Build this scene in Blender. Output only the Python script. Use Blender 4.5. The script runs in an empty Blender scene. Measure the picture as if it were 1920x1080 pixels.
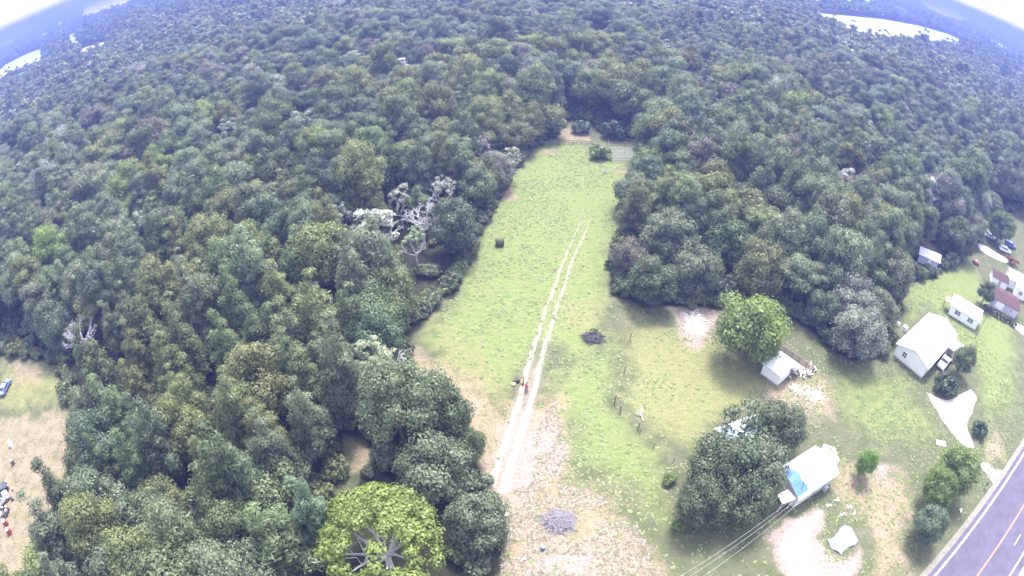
import bpy, math, random
import numpy as np
from mathutils import Vector, Matrix

# ------------------------------------------------------------------ camera, sky, sun, exposure
SC = bpy.context.scene
H, F, PITCH = 62.0, 1079.0, math.radians(37)
cam_d = bpy.data.cameras.new('camera'); cam = bpy.data.objects.new('camera', cam_d)
SC.collection.objects.link(cam); SC.camera = cam
cam.location = (0, 0, H); cam.rotation_euler = (math.radians(90) - PITCH, 0, 0)
cam_d.type = 'PANO'; cam_d.panorama_type = 'FISHEYE_EQUISOLID'
cam_d.sensor_width = 36; cam_d.sensor_fit = 'HORIZONTAL'
cam_d.fisheye_lens = F / 1920 * 36; cam_d.fisheye_fov = math.radians(200)
cam_d.clip_start = 0.1; cam_d.clip_end = 40000
SUN_EL, SUN_AZ = math.radians(64), math.radians(14)       # azimuth from +Y towards +X
W = bpy.data.worlds.new("World"); SC.world = W; W.use_nodes = True
nt = W.node_tree; nt.nodes.clear()
sky = nt.nodes.new('ShaderNodeTexSky'); sky.sky_type = 'NISHITA'; sky.sun_disc = False
sky.sun_elevation = SUN_EL; sky.sun_rotation = SUN_AZ; sky.air_density = 1.0; sky.dust_density = 2.5; sky.ozone_density = 1.0
bg = nt.nodes.new('ShaderNodeBackground'); bg.inputs[1].default_value = 0.15
wo = nt.nodes.new('ShaderNodeOutputWorld')
hs = nt.nodes.new('ShaderNodeHueSaturation'); hs.inputs['Saturation'].default_value = .32; nt.links.new(sky.outputs[0], hs.inputs['Color']); nt.links.new(hs.outputs[0], bg.inputs[0]); nt.links.new(bg.outputs[0], wo.inputs[0])
sl = bpy.data.lights.new('sun', 'SUN'); sl.energy = 1.5; sl.angle = math.radians(14); sl.color = (1, 0.96, 0.9)
sun = bpy.data.objects.new('sun', sl); SC.collection.objects.link(sun)
sd = Vector((math.sin(SUN_AZ) * math.cos(SUN_EL), math.cos(SUN_AZ) * math.cos(SUN_EL), math.sin(SUN_EL)))
sun.rotation_euler = sd.to_track_quat('Z', 'Y').to_euler(); sun.location = (0, 0, 300)
SC.view_settings.view_transform = 'Standard'; SC.view_settings.look = 'None'
SC.view_settings.exposure = 2.55; SC.view_settings.gamma = 1.0
SC.cycles.max_bounces = 6; SC.cycles.volume_bounces = 1; SC.cycles.transparent_max_bounces = 6

# ------------------------------------------------------------------ helpers
R = math.radians
rng = np.random.default_rng(7); rnd = random.Random(7)
cP, sP = math.cos(PITCH), math.sin(PITCH)
def at(px, py, z=0.0):
    """point at height z that the lens sees at pixel px, py of the 1920x1080 picture"""
    dx, dy = px - 960, 540 - py; r = math.hypot(dx, dy) or 1e-6
    t = 2 * math.asin(min(r / (2 * F), .99)); x = math.sin(t) * dx / r; y = math.sin(t) * dy / r; w = math.cos(t)
    Z = y * cP - w * sP
    if Z > -0.004: Z = -0.004
    k = (z - H) / Z
    return (x * k, (w * cP + y * sP) * k)
def proj(x, y, z):
    """numpy: pixel and distance of world points"""
    x = np.asarray(x, float); y = np.asarray(y, float); Z = np.asarray(z, float) - H
    w = y * cP - Z * sP; u = y * sP + Z * cP
    d = np.sqrt(x * x + w * w + u * u); t = np.arccos(np.clip(w / d, -1, 1))
    rr = 2 * F * np.sin(t / 2); q = np.hypot(x, u) + 1e-9
    return 960 + rr * x / q, 540 - rr * u / q, d
def inpoly(px, py, poly):
    px = np.asarray(px); py = np.asarray(py); ins = np.zeros(px.shape, bool); n = len(poly)
    for i in range(n):
        x1, y1 = poly[i]; x2, y2 = poly[(i + 1) % n]
        c = ((y1 > py) != (y2 > py)) & (px < (x2 - x1) * (py - y1) / ((y2 - y1) or 1e-9) + x1)
        ins ^= c
    return ins
def sdf(px, py, poly):
    d = np.full(np.shape(px), 1e9); n = len(poly)
    for i in range(n):
        x1, y1 = poly[i]; x2, y2 = poly[(i + 1) % n]; ex, ey = x2 - x1, y2 - y1
        t = np.clip(((px - x1) * ex + (py - y1) * ey) / (ex * ex + ey * ey + 1e-9), 0, 1)
        d = np.minimum(d, np.hypot(px - x1 - t * ex, py - y1 - t * ey))
    return np.where(inpoly(px, py, poly), -d, d)
def G(pts): return [at(*p) for p in pts]

# ---- materials
MATS = {}
def mat(name, col, rough=0.8, var=0.12, scale=3.0, metal=0.0, bump=0.0, spec=0.3, col2=None):
    if name in MATS: return MATS[name]
    m = bpy.data.materials.new(name); m.use_nodes = True; t = m.node_tree; p = t.nodes['Principled BSDF']
    tc = t.nodes.new('ShaderNodeTexCoord'); nz = t.nodes.new('ShaderNodeTexNoise'); nz.inputs['Scale'].default_value = scale
    nz.inputs['Detail'].default_value = 6; nz.inputs['Roughness'].default_value = .65
    t.links.new(tc.outputs['Object'], nz.inputs['Vector'])
    rp = t.nodes.new('ShaderNodeValToRGB'); rp.color_ramp.elements[0].position = .35; rp.color_ramp.elements[1].position = .65
    c2 = col2 or tuple(min(1, c * (1 + var)) for c in col)
    rp.color_ramp.elements[0].color = (*[c * (1 - var) for c in col], 1); rp.color_ramp.elements[1].color = (*c2, 1)
    t.links.new(nz.outputs['Fac'], rp.inputs[0]); t.links.new(rp.outputs[0], p.inputs['Base Color'])
    p.inputs['Roughness'].default_value = rough; p.inputs['Metallic'].default_value = metal; p.inputs['Specular IOR Level'].default_value = spec
    if bump:
        b = t.nodes.new('ShaderNodeBump'); b.inputs['Strength'].default_value = bump; t.links.new(nz.outputs['Fac'], b.inputs['Height']); t.links.new(b.outputs[0], p.inputs['Normal'])
    MATS[name] = m; return m
def ribbed(name, col, pitch=2.2, rough=.45):
    """painted metal sheet with standing seams and some rust bloom"""
    if name in MATS: return MATS[name]
    m = mat(name, col, rough, .05, .5, 0, 0, .5); t = m.node_tree; p = t.nodes['Principled BSDF']
    tc = t.nodes.new('ShaderNodeTexCoord'); wv = t.nodes.new('ShaderNodeTexWave'); wv.inputs['Scale'].default_value = pitch
    wv.bands_direction = 'X'; t.links.new(tc.outputs['Object'], wv.inputs['Vector'])
    b = t.nodes.new('ShaderNodeBump'); b.inputs['Strength'].default_value = .5; b.inputs['Distance'].default_value = .04
    cr = t.nodes.new('ShaderNodeValToRGB'); cr.color_ramp.elements[0].position = .05; cr.color_ramp.elements[1].position = .22; cr.color_ramp.elements[0].color = (.72, .72, .76, 1); cr.color_ramp.elements[1].color = (1, 1, 1, 1)
    src_ = p.inputs['Base Color'].links[0].from_socket; mm = t.nodes.new('ShaderNodeMix'); mm.data_type = 'RGBA'; mm.blend_type = 'MULTIPLY'; mm.inputs[0].default_value = 1
    t.links.new(wv.outputs['Fac'], cr.inputs[0]); t.links.new(src_, mm.inputs[6]); t.links.new(cr.outputs[0], mm.inputs[7]); t.links.new(mm.outputs[2], p.inputs['Base Color'])
    t.links.new(wv.outputs['Fac'], b.inputs['Height']); t.links.new(b.outputs[0], p.inputs['Normal'])
    return m
def leaf_material():
    m = bpy.data.materials.new('foliage'); m.use_nodes = True; t = m.node_tree; t.nodes.clear(); N = t.nodes.new; L = t.links.new
    a = N('ShaderNodeAttribute'); a.attribute_type = 'INSTANCER'; a.attribute_name = 'tint'
    v = N('ShaderNodeAttribute'); v.attribute_type = 'GEOMETRY'; v.attribute_name = 'lv'
    mul = N('ShaderNodeVectorMath'); mul.operation = 'SCALE'; L(a.outputs['Color'], mul.inputs[0]); L(v.outputs['Fac'], mul.inputs['Scale'])
    d = N('ShaderNodeBsdfDiffuse'); tr = N('ShaderNodeBsdfTranslucent'); mx = N('ShaderNodeMixShader'); mx.inputs[0].default_value = .42
    o = N('ShaderNodeOutputMaterial')
    L(mul.outputs[0], d.inputs[0]); L(mul.outputs[0], tr.inputs[0]); L(d.outputs[0], mx.inputs[1]); L(tr.outputs[0], mx.inputs[2])
    g = N('ShaderNodeBsdfGlossy'); g.inputs['Roughness'].default_value = .5; g.inputs[0].default_value = (.6, .6, .6, 1)
    m2 = N('ShaderNodeMixShader'); m2.inputs[0].default_value = .04; L(mx.outputs[0], m2.inputs[1]); L(g.outputs[0], m2.inputs[2]); L(m2.outputs[0], o.inputs[0])
    return m
LEAF = leaf_material()
BARK = mat('bark', (.16, .125, .10), .95, .3, 6, bump=.5)
PALE_BARK = mat('pale_bark', (.46, .445, .46), .9, .15, 5)
WHITE = mat('white_paint', (.80, .79, .80), .5, .04, 2)
WROOF = ribbed('white_metal_roof', (.60, .60, .64))
BLUEROOF = ribbed('pale_blue_metal_roof', (.52, .62, .82))
MAROON = ribbed('maroon_roof', (.055, .017, .022), 4, .8)
GLASS = mat('dark_glass', (.03, .035, .05), .12, .1, 3, spec=.8)
DARK = mat('dark_rubber', (.03, .03, .032), .8, .2, 6)
WOOD = mat('weathered_wood', (.20, .16, .13), .9, .3, 8, bump=.4)
PALEWOOD = mat('pale_board', (.40, .35, .32), .85, .2, 5)
CONC = mat('concrete', (.50, .46, .44), .9, .15, 2, bump=.3)
GREY = mat('grey_metal', (.35, .35, .37), .5, .15, 4)
TWIG = mat('bleached_twig', (.22, .195, .225), .9, .25, 4)
DTWIG = mat('dark_twig', (.085, .08, .085), .95, .35, 4)

# ---- meshes
def mesh_np(name, V, faces_flat, nper, material, lv=None, smooth=False):
    me = bpy.data.meshes.new(name); V = np.asarray(V, np.float32); ff = np.asarray(faces_flat, np.int32).ravel()
    nf = len(ff) // nper
    me.vertices.add(len(V)); me.vertices.foreach_set('co', V.ravel())
    me.loops.add(len(ff)); me.loops.foreach_set('vertex_index', ff)
    me.polygons.add(nf); me.polygons.foreach_set('loop_start', np.arange(nf, dtype=np.int32) * nper)
    if smooth: me.polygons.foreach_set('use_smooth', np.ones(nf, bool))
    me.update(calc_edges=True)
    if lv is not None:
        a = me.attributes.new('lv', 'FLOAT', 'POINT'); a.data.foreach_set('value', np.asarray(lv, np.float32))
    me.materials.append(material); return me
def link(name, me, parent=None):
    o = bpy.data.objects.new(name, me); SC.collection.objects.link(o)
    if parent is not None: o.parent = parent
    return o
def tag(o, label=None, cat=None, group=None, kind=None):
    if label: o['label'] = label
    if cat: o['category'] = cat
    if group: o['group'] = group
    if kind: o['kind'] = kind
    return o
def thing(name, label, cat, xy, rz=0, group=None, z=0):
    o = bpy.data.objects.new(name, None); SC.collection.objects.link(o); o.empty_display_size = .5
    o.location = (xy[0], xy[1], z); o.rotation_euler = (0, 0, rz); return tag(o, label, cat, group)
class MB:
    def __init__(s): s.v = []; s.f = []
    def add(s, vs, fs):
        b = len(s.v); s.v += [tuple(p) for p in vs]; s.f += [tuple(i + b for i in f) for f in fs]; return s
    def box(s, c, d, rz=0, rx=0, ry=0, taper=1.0):
        M = Matrix.Translation(c) @ Matrix.Rotation(rz, 4, 'Z') @ Matrix.Rotation(ry, 4, 'Y') @ Matrix.Rotation(rx, 4, 'X')
        vs = []
        for zz in (-.5, .5):
            k = 1 if zz < 0 else taper
            for x, y in ((-.5, -.5), (.5, -.5), (.5, .5), (-.5, .5)): vs.append(M @ Vector((x * d[0] * k, y * d[1] * k, zz * d[2])))
        return s.add(vs, [(3, 2, 1, 0), (4, 5, 6, 7), (0, 1, 5, 4), (1, 2, 6, 5), (2, 3, 7, 6), (3, 0, 4, 7)])
    def tube(s, pts, rad, n=6):
        pts = [Vector(p) for p in pts]; rings = []
        for i, p in enumerate(pts):
            d = (pts[min(i + 1, len(pts) - 1)] - pts[max(i - 1, 0)]).normalized()
            a = d.orthogonal().normalized() if abs(d.z) < .99 else Vector((1, 0, 0)); b = d.cross(a).normalized(); a = b.cross(d)
            r = rad[i] if isinstance(rad, (list, tuple)) else rad
            rings.append([p + (a * math.cos(2 * math.pi * k / n) + b * math.sin(2 * math.pi * k / n)) * r for k in range(n)])
        vs = [v for g in rings for v in g]; fs = []
        for i in range(len(rings) - 1):
            for k in range(n): fs.append((i * n + k, i * n + (k + 1) % n, (i + 1) * n + (k + 1) % n, (i + 1) * n + k))
        fs.append(tuple(range(n))[::-1]); fs.append(tuple((len(rings) - 1) * n + k for k in range(n)))
        return s.add(vs, fs)
    def prism(s, prof, y0, y1, axis='y'):
        """profile in x,z extruded along y"""
        n = len(prof); vs = [(x, y0, z) for x, z in prof] + [(x, y1, z) for x, z in prof]
        if axis == 'x': vs = [(y0, x, z) for x, z in prof] + [(y1, x, z) for x, z in prof]
        return s.add(vs, [tuple(range(n))[::-1], tuple(range(n, 2 * n))] + [(k, (k + 1) % n, n + (k + 1) % n, n + k) for k in range(n)])
    def slab(s, q, t):
        """four corners (top face) given thickness downwards"""
        q = [Vector(p) for p in q]; return s.add(q + [p - Vector((0, 0, t)) for p in q], [(0, 1, 2, 3), (7, 6, 5, 4), (0, 4, 5, 1), (1, 5, 6, 2), (2, 6, 7, 3), (3, 7, 4, 0)])
    def build(s, name, m, parent=None, smooth=False, bevel=0):
        me = bpy.data.meshes.new(name); me.from_pydata(s.v, [], s.f); me.update(); me.materials.append(m)
        import bmesh
        bm = bmesh.new(); bm.from_mesh(me); bmesh.ops.recalc_face_normals(bm, faces=bm.faces)
        if bevel: bmesh.ops.bevel(bm, geom=bm.edges[:], offset=bevel, segments=2, affect='EDGES', clamp_overlap=True)
        bm.to_mesh(me); bm.free()
        if smooth:
            for p in me.polygons: p.use_smooth = True
        return link(name, me, parent)
def flat(name, pts, z, m, kind='structure'):
    """a sheet over a ground polygon"""
    me = bpy.data.meshes.new(name); me.from_pydata([(x, y, z) for x, y in pts], [], [tuple(range(len(pts)))]); me.update(); me.materials.append(m)
    o = link(name, me); o['kind'] = kind; return o

# ------------------------------------------------------------------ layout: where it is open (pixels of visible ground edges)
OPEN = G([(1035,262),(985,285),(962,330),(940,370),(905,430),(875,490),(850,545),(800,600),(752,650),(757,690),(790,735),(835,790),(880,850),(905,900),(915,960),(925,1010),(930,1080)]) \
    + [(-2, 5), (10, -40), (160, -40), (190, 60), (175, 95)] \
    + G([(1940,395),(1880,398),(1850,410),(1835,450),(1800,490),(1745,520),(1700,525),(1685,560),(1672,620),(1660,665),(1600,672),(1560,655),(1500,610),(1440,572),(1330,572),(1200,575),(1145,550),(1140,500),(1165,430),(1175,350),(1205,310),(1210,265),(1130,250),(1100,225),(1055,225)])
LEFTCLR = G([(-160,690),(0,662),(70,670),(112,690),(125,740),(140,790),(155,840),(150,870),(128,920),(124,980),(115,1060),(70,1150),(-160,1200)])
GAP = G([(640,815),(688,818),(700,860),(680,890),(655,960),(615,960),(640,880)])
FAR = {'tr1': [(1522,24),(1560,28),(1650,36),(1720,48),(1780,65),(1808,80),(1790,84),(1740,76),(1640,68),(1590,54),(1545,38)],
       'tr2': [(1480,-14),(1545,-12),(1650,-6),(1655,5),(1600,3),(1530,1),(1485,-3)],
       'tr3': [(1722,0),(1760,6),(1792,20),(1826,36),(1800,38),(1765,27),(1738,14)],
       'tr4': [(1838,40),(1852,46),(1868,58),(1855,55)],
       'tr5': [(1848,70),(1876,82),(1898,96),(1885,95),(1860,82)],
       'tr6': [(1783,6),(1800,12),(1806,18),(1790,12)],
       'tr7': [(1900,98),(1912,104),(1906,106)],
       'tr8': [(1672,12),(1700,20),(1702,26),(1685,18)],
       'tr9': [(1735,100),(1760,106),(1745,108)],
       'tl1': [(-20,152),(10,122),(45,104),(75,92),(85,97),(80,112),(62,120),(40,128),(15,142),(-10,168)],
       'tl2': [(150,8),(215,-4),(262,-6),(236,8),(200,20),(172,30),(152,28)],
       'tl3': [(76,66),(92,58),(88,70),(80,78)],
       'tl4': [(122,70),(144,60),(150,84),(134,80)],
       'tl5': [(14,76),(34,58),(62,44),(68,48),(52,62),(28,70)],
       'tl6': [(106,44),(122,36),(122,40),(108,50)],
       'tl7': [(146,94),(180,84),(206,76),(206,84),(180,92),(152,102)],
       'tl8': [(108,16),(118,12),(116,22),(110,24)],
       'tl9': [(-20,86),(22,72),(26,78),(0,88),(-20,98)]}
TRACK = [(1108,392),(1085,445),(1065,490),(1048,540),(1030,590),(1016,635),(1003,680),(988,740),(968,805),(950,860),(928,922)]

# ------------------------------------------------------------------ ground: one sheet, zone weights as attributes
def axis(lo, hi, st, far, n=46):
    a = np.arange(lo, hi + st, st); k = np.geomspace(st, far, n)
    return np.concatenate([lo - np.cumsum(k)[::-1], a, a[-1] + np.cumsum(k)])
gx = axis(-112, 142, .62, 1500); gy = axis(-12, 176, .62, 1500)
X, Y = np.meshgrid(gx, gy); nx, ny = len(gx), len(gy)
def vnoise(x, y, s, seed):
    r = np.random.default_rng(seed).random((256, 256)); u = x / s; v = y / s
    i = np.floor(u).astype(int); j = np.floor(v).astype(int); a = u - i; b = v - j; a = a * a * (3 - 2 * a); b = b * b * (3 - 2 * b)
    g = lambda p, q: r[p % 256, q % 256]
    return (g(i, j) * (1 - a) + g(i + 1, j) * a) * (1 - b) + (g(i, j + 1) * (1 - a) + g(i + 1, j + 1) * a) * b
def zone(pts, soft, ground=False, warp=1.5, seed=1):
    p = pts if ground else G(pts)
    wx = X + (vnoise(X, Y, 5, seed) - .5) * 2 * warp + (vnoise(X, Y, 1.7, seed + 9) - .5) * warp
    wy = Y + (vnoise(X, Y, 5, seed + 3) - .5) * 2 * warp + (vnoise(X, Y, 1.7, seed + 5) - .5) * warp
    return np.clip(.5 - sdf(wx, wy, p) / (2 * soft), 0, 1)
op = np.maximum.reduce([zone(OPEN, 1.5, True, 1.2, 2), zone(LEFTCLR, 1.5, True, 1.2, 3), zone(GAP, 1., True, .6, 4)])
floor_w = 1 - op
lush = zone([(1030,262),(1195,285),(1180,340),(1165,420),(1140,520),(1120,600),(1120,700),(1050,640),(1000,640),(960,730),(880,700),(800,640),(850,560),(900,440),(960,320)], 4, seed=11)
lush = np.maximum(lush, .9 * zone([(1050,700),(1160,640),(1150,760),(1230,860),(1240,990),(1160,900),(1080,840),(1040,760)], 3, seed=12))
lush = np.maximum(lush, .8 * zone([(1690,530),(1810,480),(1900,600),(1900,760),(1850,800),(1830,680),(1780,640),(1740,580),(1690,620)], 4, seed=13))
lush = np.maximum(lush, .62 * zone([(1540,680),(1690,700),(1740,760),(1760,820),(1640,840),(1560,780)], 4, seed=14))
yel = zone([(1200,590),(1290,640),(1400,670),(1440,720),(1380,760),(1340,800),(1290,840),(1230,800),(1180,740),(1175,660)], 4, seed=21)
yel = np.maximum(yel, .8 * zone([(1040,560),(1130,560),(1130,640),(1050,620)], 3, seed=22))
yel = np.maximum(yel, .75 * zone([(800,600),(880,640),(930,700),(960,760),(900,760),(840,700)], 4, seed=24))
yel = np.maximum(yel, .6 * zone([(0,690),(110,690),(125,760),(0,770)], 4, seed=23))
tan = zone([(752,640),(790,650),(850,700),(920,760),(985,760),(1050,740),(1062,860),(1060,900),(1180,960),(1240,1080),(930,1080),(900,900),(850,800),(765,700)], 3.5, seed=31)
for q, s in (([(930,352),(968,352),(974,372),(945,380)], .8), ([(1020,278),(1055,278),(1056,292),(1022,292)], .8), ([(1055,240),(1085,236),(1112,268),(1050,270)], 2),
             ([(1190,262),(1215,262),(1212,276),(1190,274)], 1), ([(1150,318),(1180,318),(1178,328),(1150,328)], 1), ([(1440,715),(1540,700),(1560,760),(1520,800),(1450,760)], 3),
             ([(1545,880),(1600,870),(1700,880),(1700,1080),(1640,1080),(1620,960),(1560,930)], 3), ([(0,775),(140,765),(160,835),(150,870),(130,920),(124,1000),(70,1150),(-100,1180),(-100,790)], 2),
             ([(1840,820),(1870,800),(1880,850),(1860,870)], 2), ([(645,825),(690,825),(680,885),(650,900)], 1), ([(20,670),(80,670),(75,720),(25,720)], 2)):
    tan = np.maximum(tan, .85 * zone(q, s, seed=33))
pink = zone([(1255,572),(1330,566),(1345,600),(1335,650),(1300,650),(1270,610)], 2, seed=41)
pink = np.maximum(pink, .75 * zone([(940,800),(1045,790),(1060,880),(1000,940),(930,950)], 2.5, seed=42))
pink = np.maximum(pink, .8 * zone([(980,1040),(1120,1020),(1160,1080),(1000,1100)], 2, seed=43))
pink = np.maximum(pink, .7 * zone([(1530,735),(1500,740),(1520,762),(1560,755)], 1.5, seed=44))
pink = np.maximum(pink, .7 * zone([(1640,875),(1680,880),(1672,920),(1645,910)], 1.5, seed=45))
pink = np.maximum(pink, .66 * zone([(1000,690),(1012,690),(1000,780),(1000,860),(985,930),(920,935),(935,880),(962,800),(985,735)], .9, warp=.6, seed=46))
yel = np.clip(yel * 1.15, 0, 1); tan = np.where((X < -60), tan * .72, tan)
white = zone([(1735,733),(1760,745),(1790,748),(1822,728),(1832,745),(1822,775),(1814,800),(1826,838),(1812,838),(1790,815),(1765,780)], .6, warp=.5, seed=51)
white = np.maximum(white, zone([(1838,872),(1848,864),(1862,876),(1893,884),(1868,925),(1862,905)], .4, warp=.3, seed=52))
white = np.maximum(white, zone([(1832,455),(1842,458),(1892,488),(1890,496),(1860,482),(1838,468)], .5, warp=.4, seed=53))
white = np.maximum(white, zone([(1893,600),(1905,604),(1930,622),(1925,632),(1905,618)], .5, warp=.5, seed=54))
SANDLOOP = [(1450,1015),(1480,990),(1530,950),(1545,965),(1530,1020),(1545,1060),(1590,1060),(1612,1025),(1615,1050),(1590,1100),(1500,1100)]
pink = np.maximum(pink, 1.25 * zone(SANDLOOP, 1.3, warp=1.1, seed=55)); white = np.maximum(white, .60 * zone(SANDLOOP, 1.6, warp=1.2, seed=57)); white = np.maximum(white, .55 * zone([(1262,578),(1330,570),(1342,600),(1325,640),(1290,625)], 1.8, warp=1.2, seed=58)); white = np.maximum(white, .5 * zone([(1470,722),(1500,712),(1560,745),(1540,765),(1490,745)], 1.5, warp=1.2, seed=59))
g0 = X.shape
ii = np.arange(nx * ny).reshape(ny, nx)
fq = np.stack([ii[:-1, :-1], ii[:-1, 1:], ii[1:, 1:], ii[1:, :-1]], -1).reshape(-1, 4)
ground_me = mesh_np('ground', np.stack([X.ravel(), Y.ravel(), np.zeros(nx * ny)], 1), fq, 4, None or bpy.data.materials.new('ground_soil'))
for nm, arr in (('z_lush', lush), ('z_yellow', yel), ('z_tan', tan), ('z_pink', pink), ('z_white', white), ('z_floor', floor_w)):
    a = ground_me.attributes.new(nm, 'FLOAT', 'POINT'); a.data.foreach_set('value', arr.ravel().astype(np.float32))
def ground_material(m):
    m.use_nodes = True; t = m.node_tree; p = t.nodes['Principled BSDF']; N = t.nodes.new; L = t.links.new
    p.inputs['Roughness'].default_value = .95; p.inputs['Specular IOR Level'].default_value = .1
    tc = N('ShaderNodeTexCoord')
    def noise(scale, detail=5, rough=.6, stretch=None):
        n = N('ShaderNodeTexNoise'); n.inputs['Scale'].default_value = scale; n.inputs['Detail'].default_value = detail; n.inputs['Roughness'].default_value = rough
        if stretch:
            mp = N('ShaderNodeMapping'); mp.inputs['Scale'].default_value = stretch; L(tc.outputs['Object'], mp.inputs[0]); L(mp.outputs[0], n.inputs['Vector'])
        else: L(tc.outputs['Object'], n.inputs['Vector'])
        return n.outputs['Fac']
    big, mid, fine, tuft = noise(.06), noise(.45), noise(2.6, 6, .7), noise(1.0, 4, .75, (.6, 1.6, 1))
    def ramp(fac, a, b, c1, c2):
        r = N('ShaderNodeValToRGB'); r.color_ramp.elements[0].position = a; r.color_ramp.elements[1].position = b
        r.color_ramp.elements[0].color = (*c1, 1); r.color_ramp.elements[1].color = (*c2, 1); L(fac, r.inputs[0]); return r.outputs[0]
    def mix(fac, a, b):
        x = N('ShaderNodeMix'); x.data_type = 'RGBA'
        L(fac, x.inputs[0]); L(a, x.inputs[6]); L(b, x.inputs[7]); return x.outputs[2]
    def mask(attr, amp, nz, soft=.12):
        a = N('ShaderNodeAttribute'); a.attribute_name = attr
        s = N('ShaderNodeMath'); s.operation = 'MULTIPLY_ADD'; s.inputs[1].default_value = amp; L(nz, s.inputs[0]); L(a.outputs['Fac'], s.inputs[2])
        r = N('ShaderNodeMapRange'); r.interpolation_type = 'SMOOTHSTEP'; r.inputs['From Min'].default_value = .5 + amp * .5 - soft; r.inputs['From Max'].default_value = .5 + amp * .5 + soft
        L(s.outputs[0], r.inputs['Value']); return r.outputs[0]
    base = mix(big, ramp(fine, .3, .7, (.070, .085, .040), (.125, .130, .072)), ramp(mid, .35, .65, (.075, .095, .040), (.155, .14, .095)))
    lushc = mix(ramp(mid, .38, .62, (0, 0, 0), (1, 1, 1)), ramp(tuft, .40, .60, (.112, .158, .050), (.188, .225, .078)), ramp(fine, .38, .62, (.130, .165, .060), (.205, .215, .096)))
    yelc = mix(mid, ramp(tuft, .38, .62, (.130, .150, .056), (.225, .215, .098)), ramp(fine, .4, .6, (.155, .165, .065), (.245, .225, .118)))
    mn_ = N('ShaderNodeMath'); mn_.operation = 'MULTIPLY_ADD'; mn_.inputs[1].default_value = .5; L(mid, mn_.inputs[0]); h_ = N('ShaderNodeMath'); h_.operation = 'MULTIPLY'; h_.inputs[1].default_value = .5; L(fine, h_.inputs[0]); L(h_.outputs[0], mn_.inputs[2]); mixn = mn_.outputs[0]
    tanc = mix(fine, ramp(mid, .35, .65, (.155, .145, .07), (.29, .215, .155)), ramp(fine, .42, .6, (.19, .145, .10), (.33, .26, .205)))
    pinkc = ramp(fine, .35, .65, (.20, .145, .122), (.37, .295, .275))
    whitec = ramp(fine, .3, .6, (.48, .43, .42), (.76, .72, .72))
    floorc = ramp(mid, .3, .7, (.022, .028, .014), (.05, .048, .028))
    c = mix(mask('z_lush', .9, mid, .3), base, lushc)
    c = mix(mask('z_yellow', 1.0, mid, .35), c, yelc)
    c = mix(mask('z_tan', 1.1, mixn, .34), c, tanc)
    c = mix(mask('z_pink', 1.0, mixn, .34), c, pinkc)
    c = mix(mask('z_white', .85, mixn, .16), c, whitec)
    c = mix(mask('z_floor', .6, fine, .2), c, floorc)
    gm = N('ShaderNodeVectorMath'); gm.operation = 'SCALE'; gm.inputs['Scale'].default_value = .86; L(c, gm.inputs[0]); L(gm.outputs[0], p.inputs['Base Color'])
    b = N('ShaderNodeBump'); b.inputs['Strength'].default_value = .9; b.inputs['Distance'].default_value = .25; L(fine, b.inputs['Height']); L(b.outputs[0], p.inputs['Normal'])
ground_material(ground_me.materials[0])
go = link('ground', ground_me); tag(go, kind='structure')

# far pale fields, as sheets over the wooded plain
FM = [mat('far_pasture', (.27, .29, .15), .95, .2, .01), mat('far_stubble', (.44, .40, .36), .95, .15, .01)]
for k, p in FAR.items():
    flat('field', G(p), .5, FM[1] if k in ('tl2', 'tl7', 'tr7', 'tr4') else FM[0])

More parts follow.
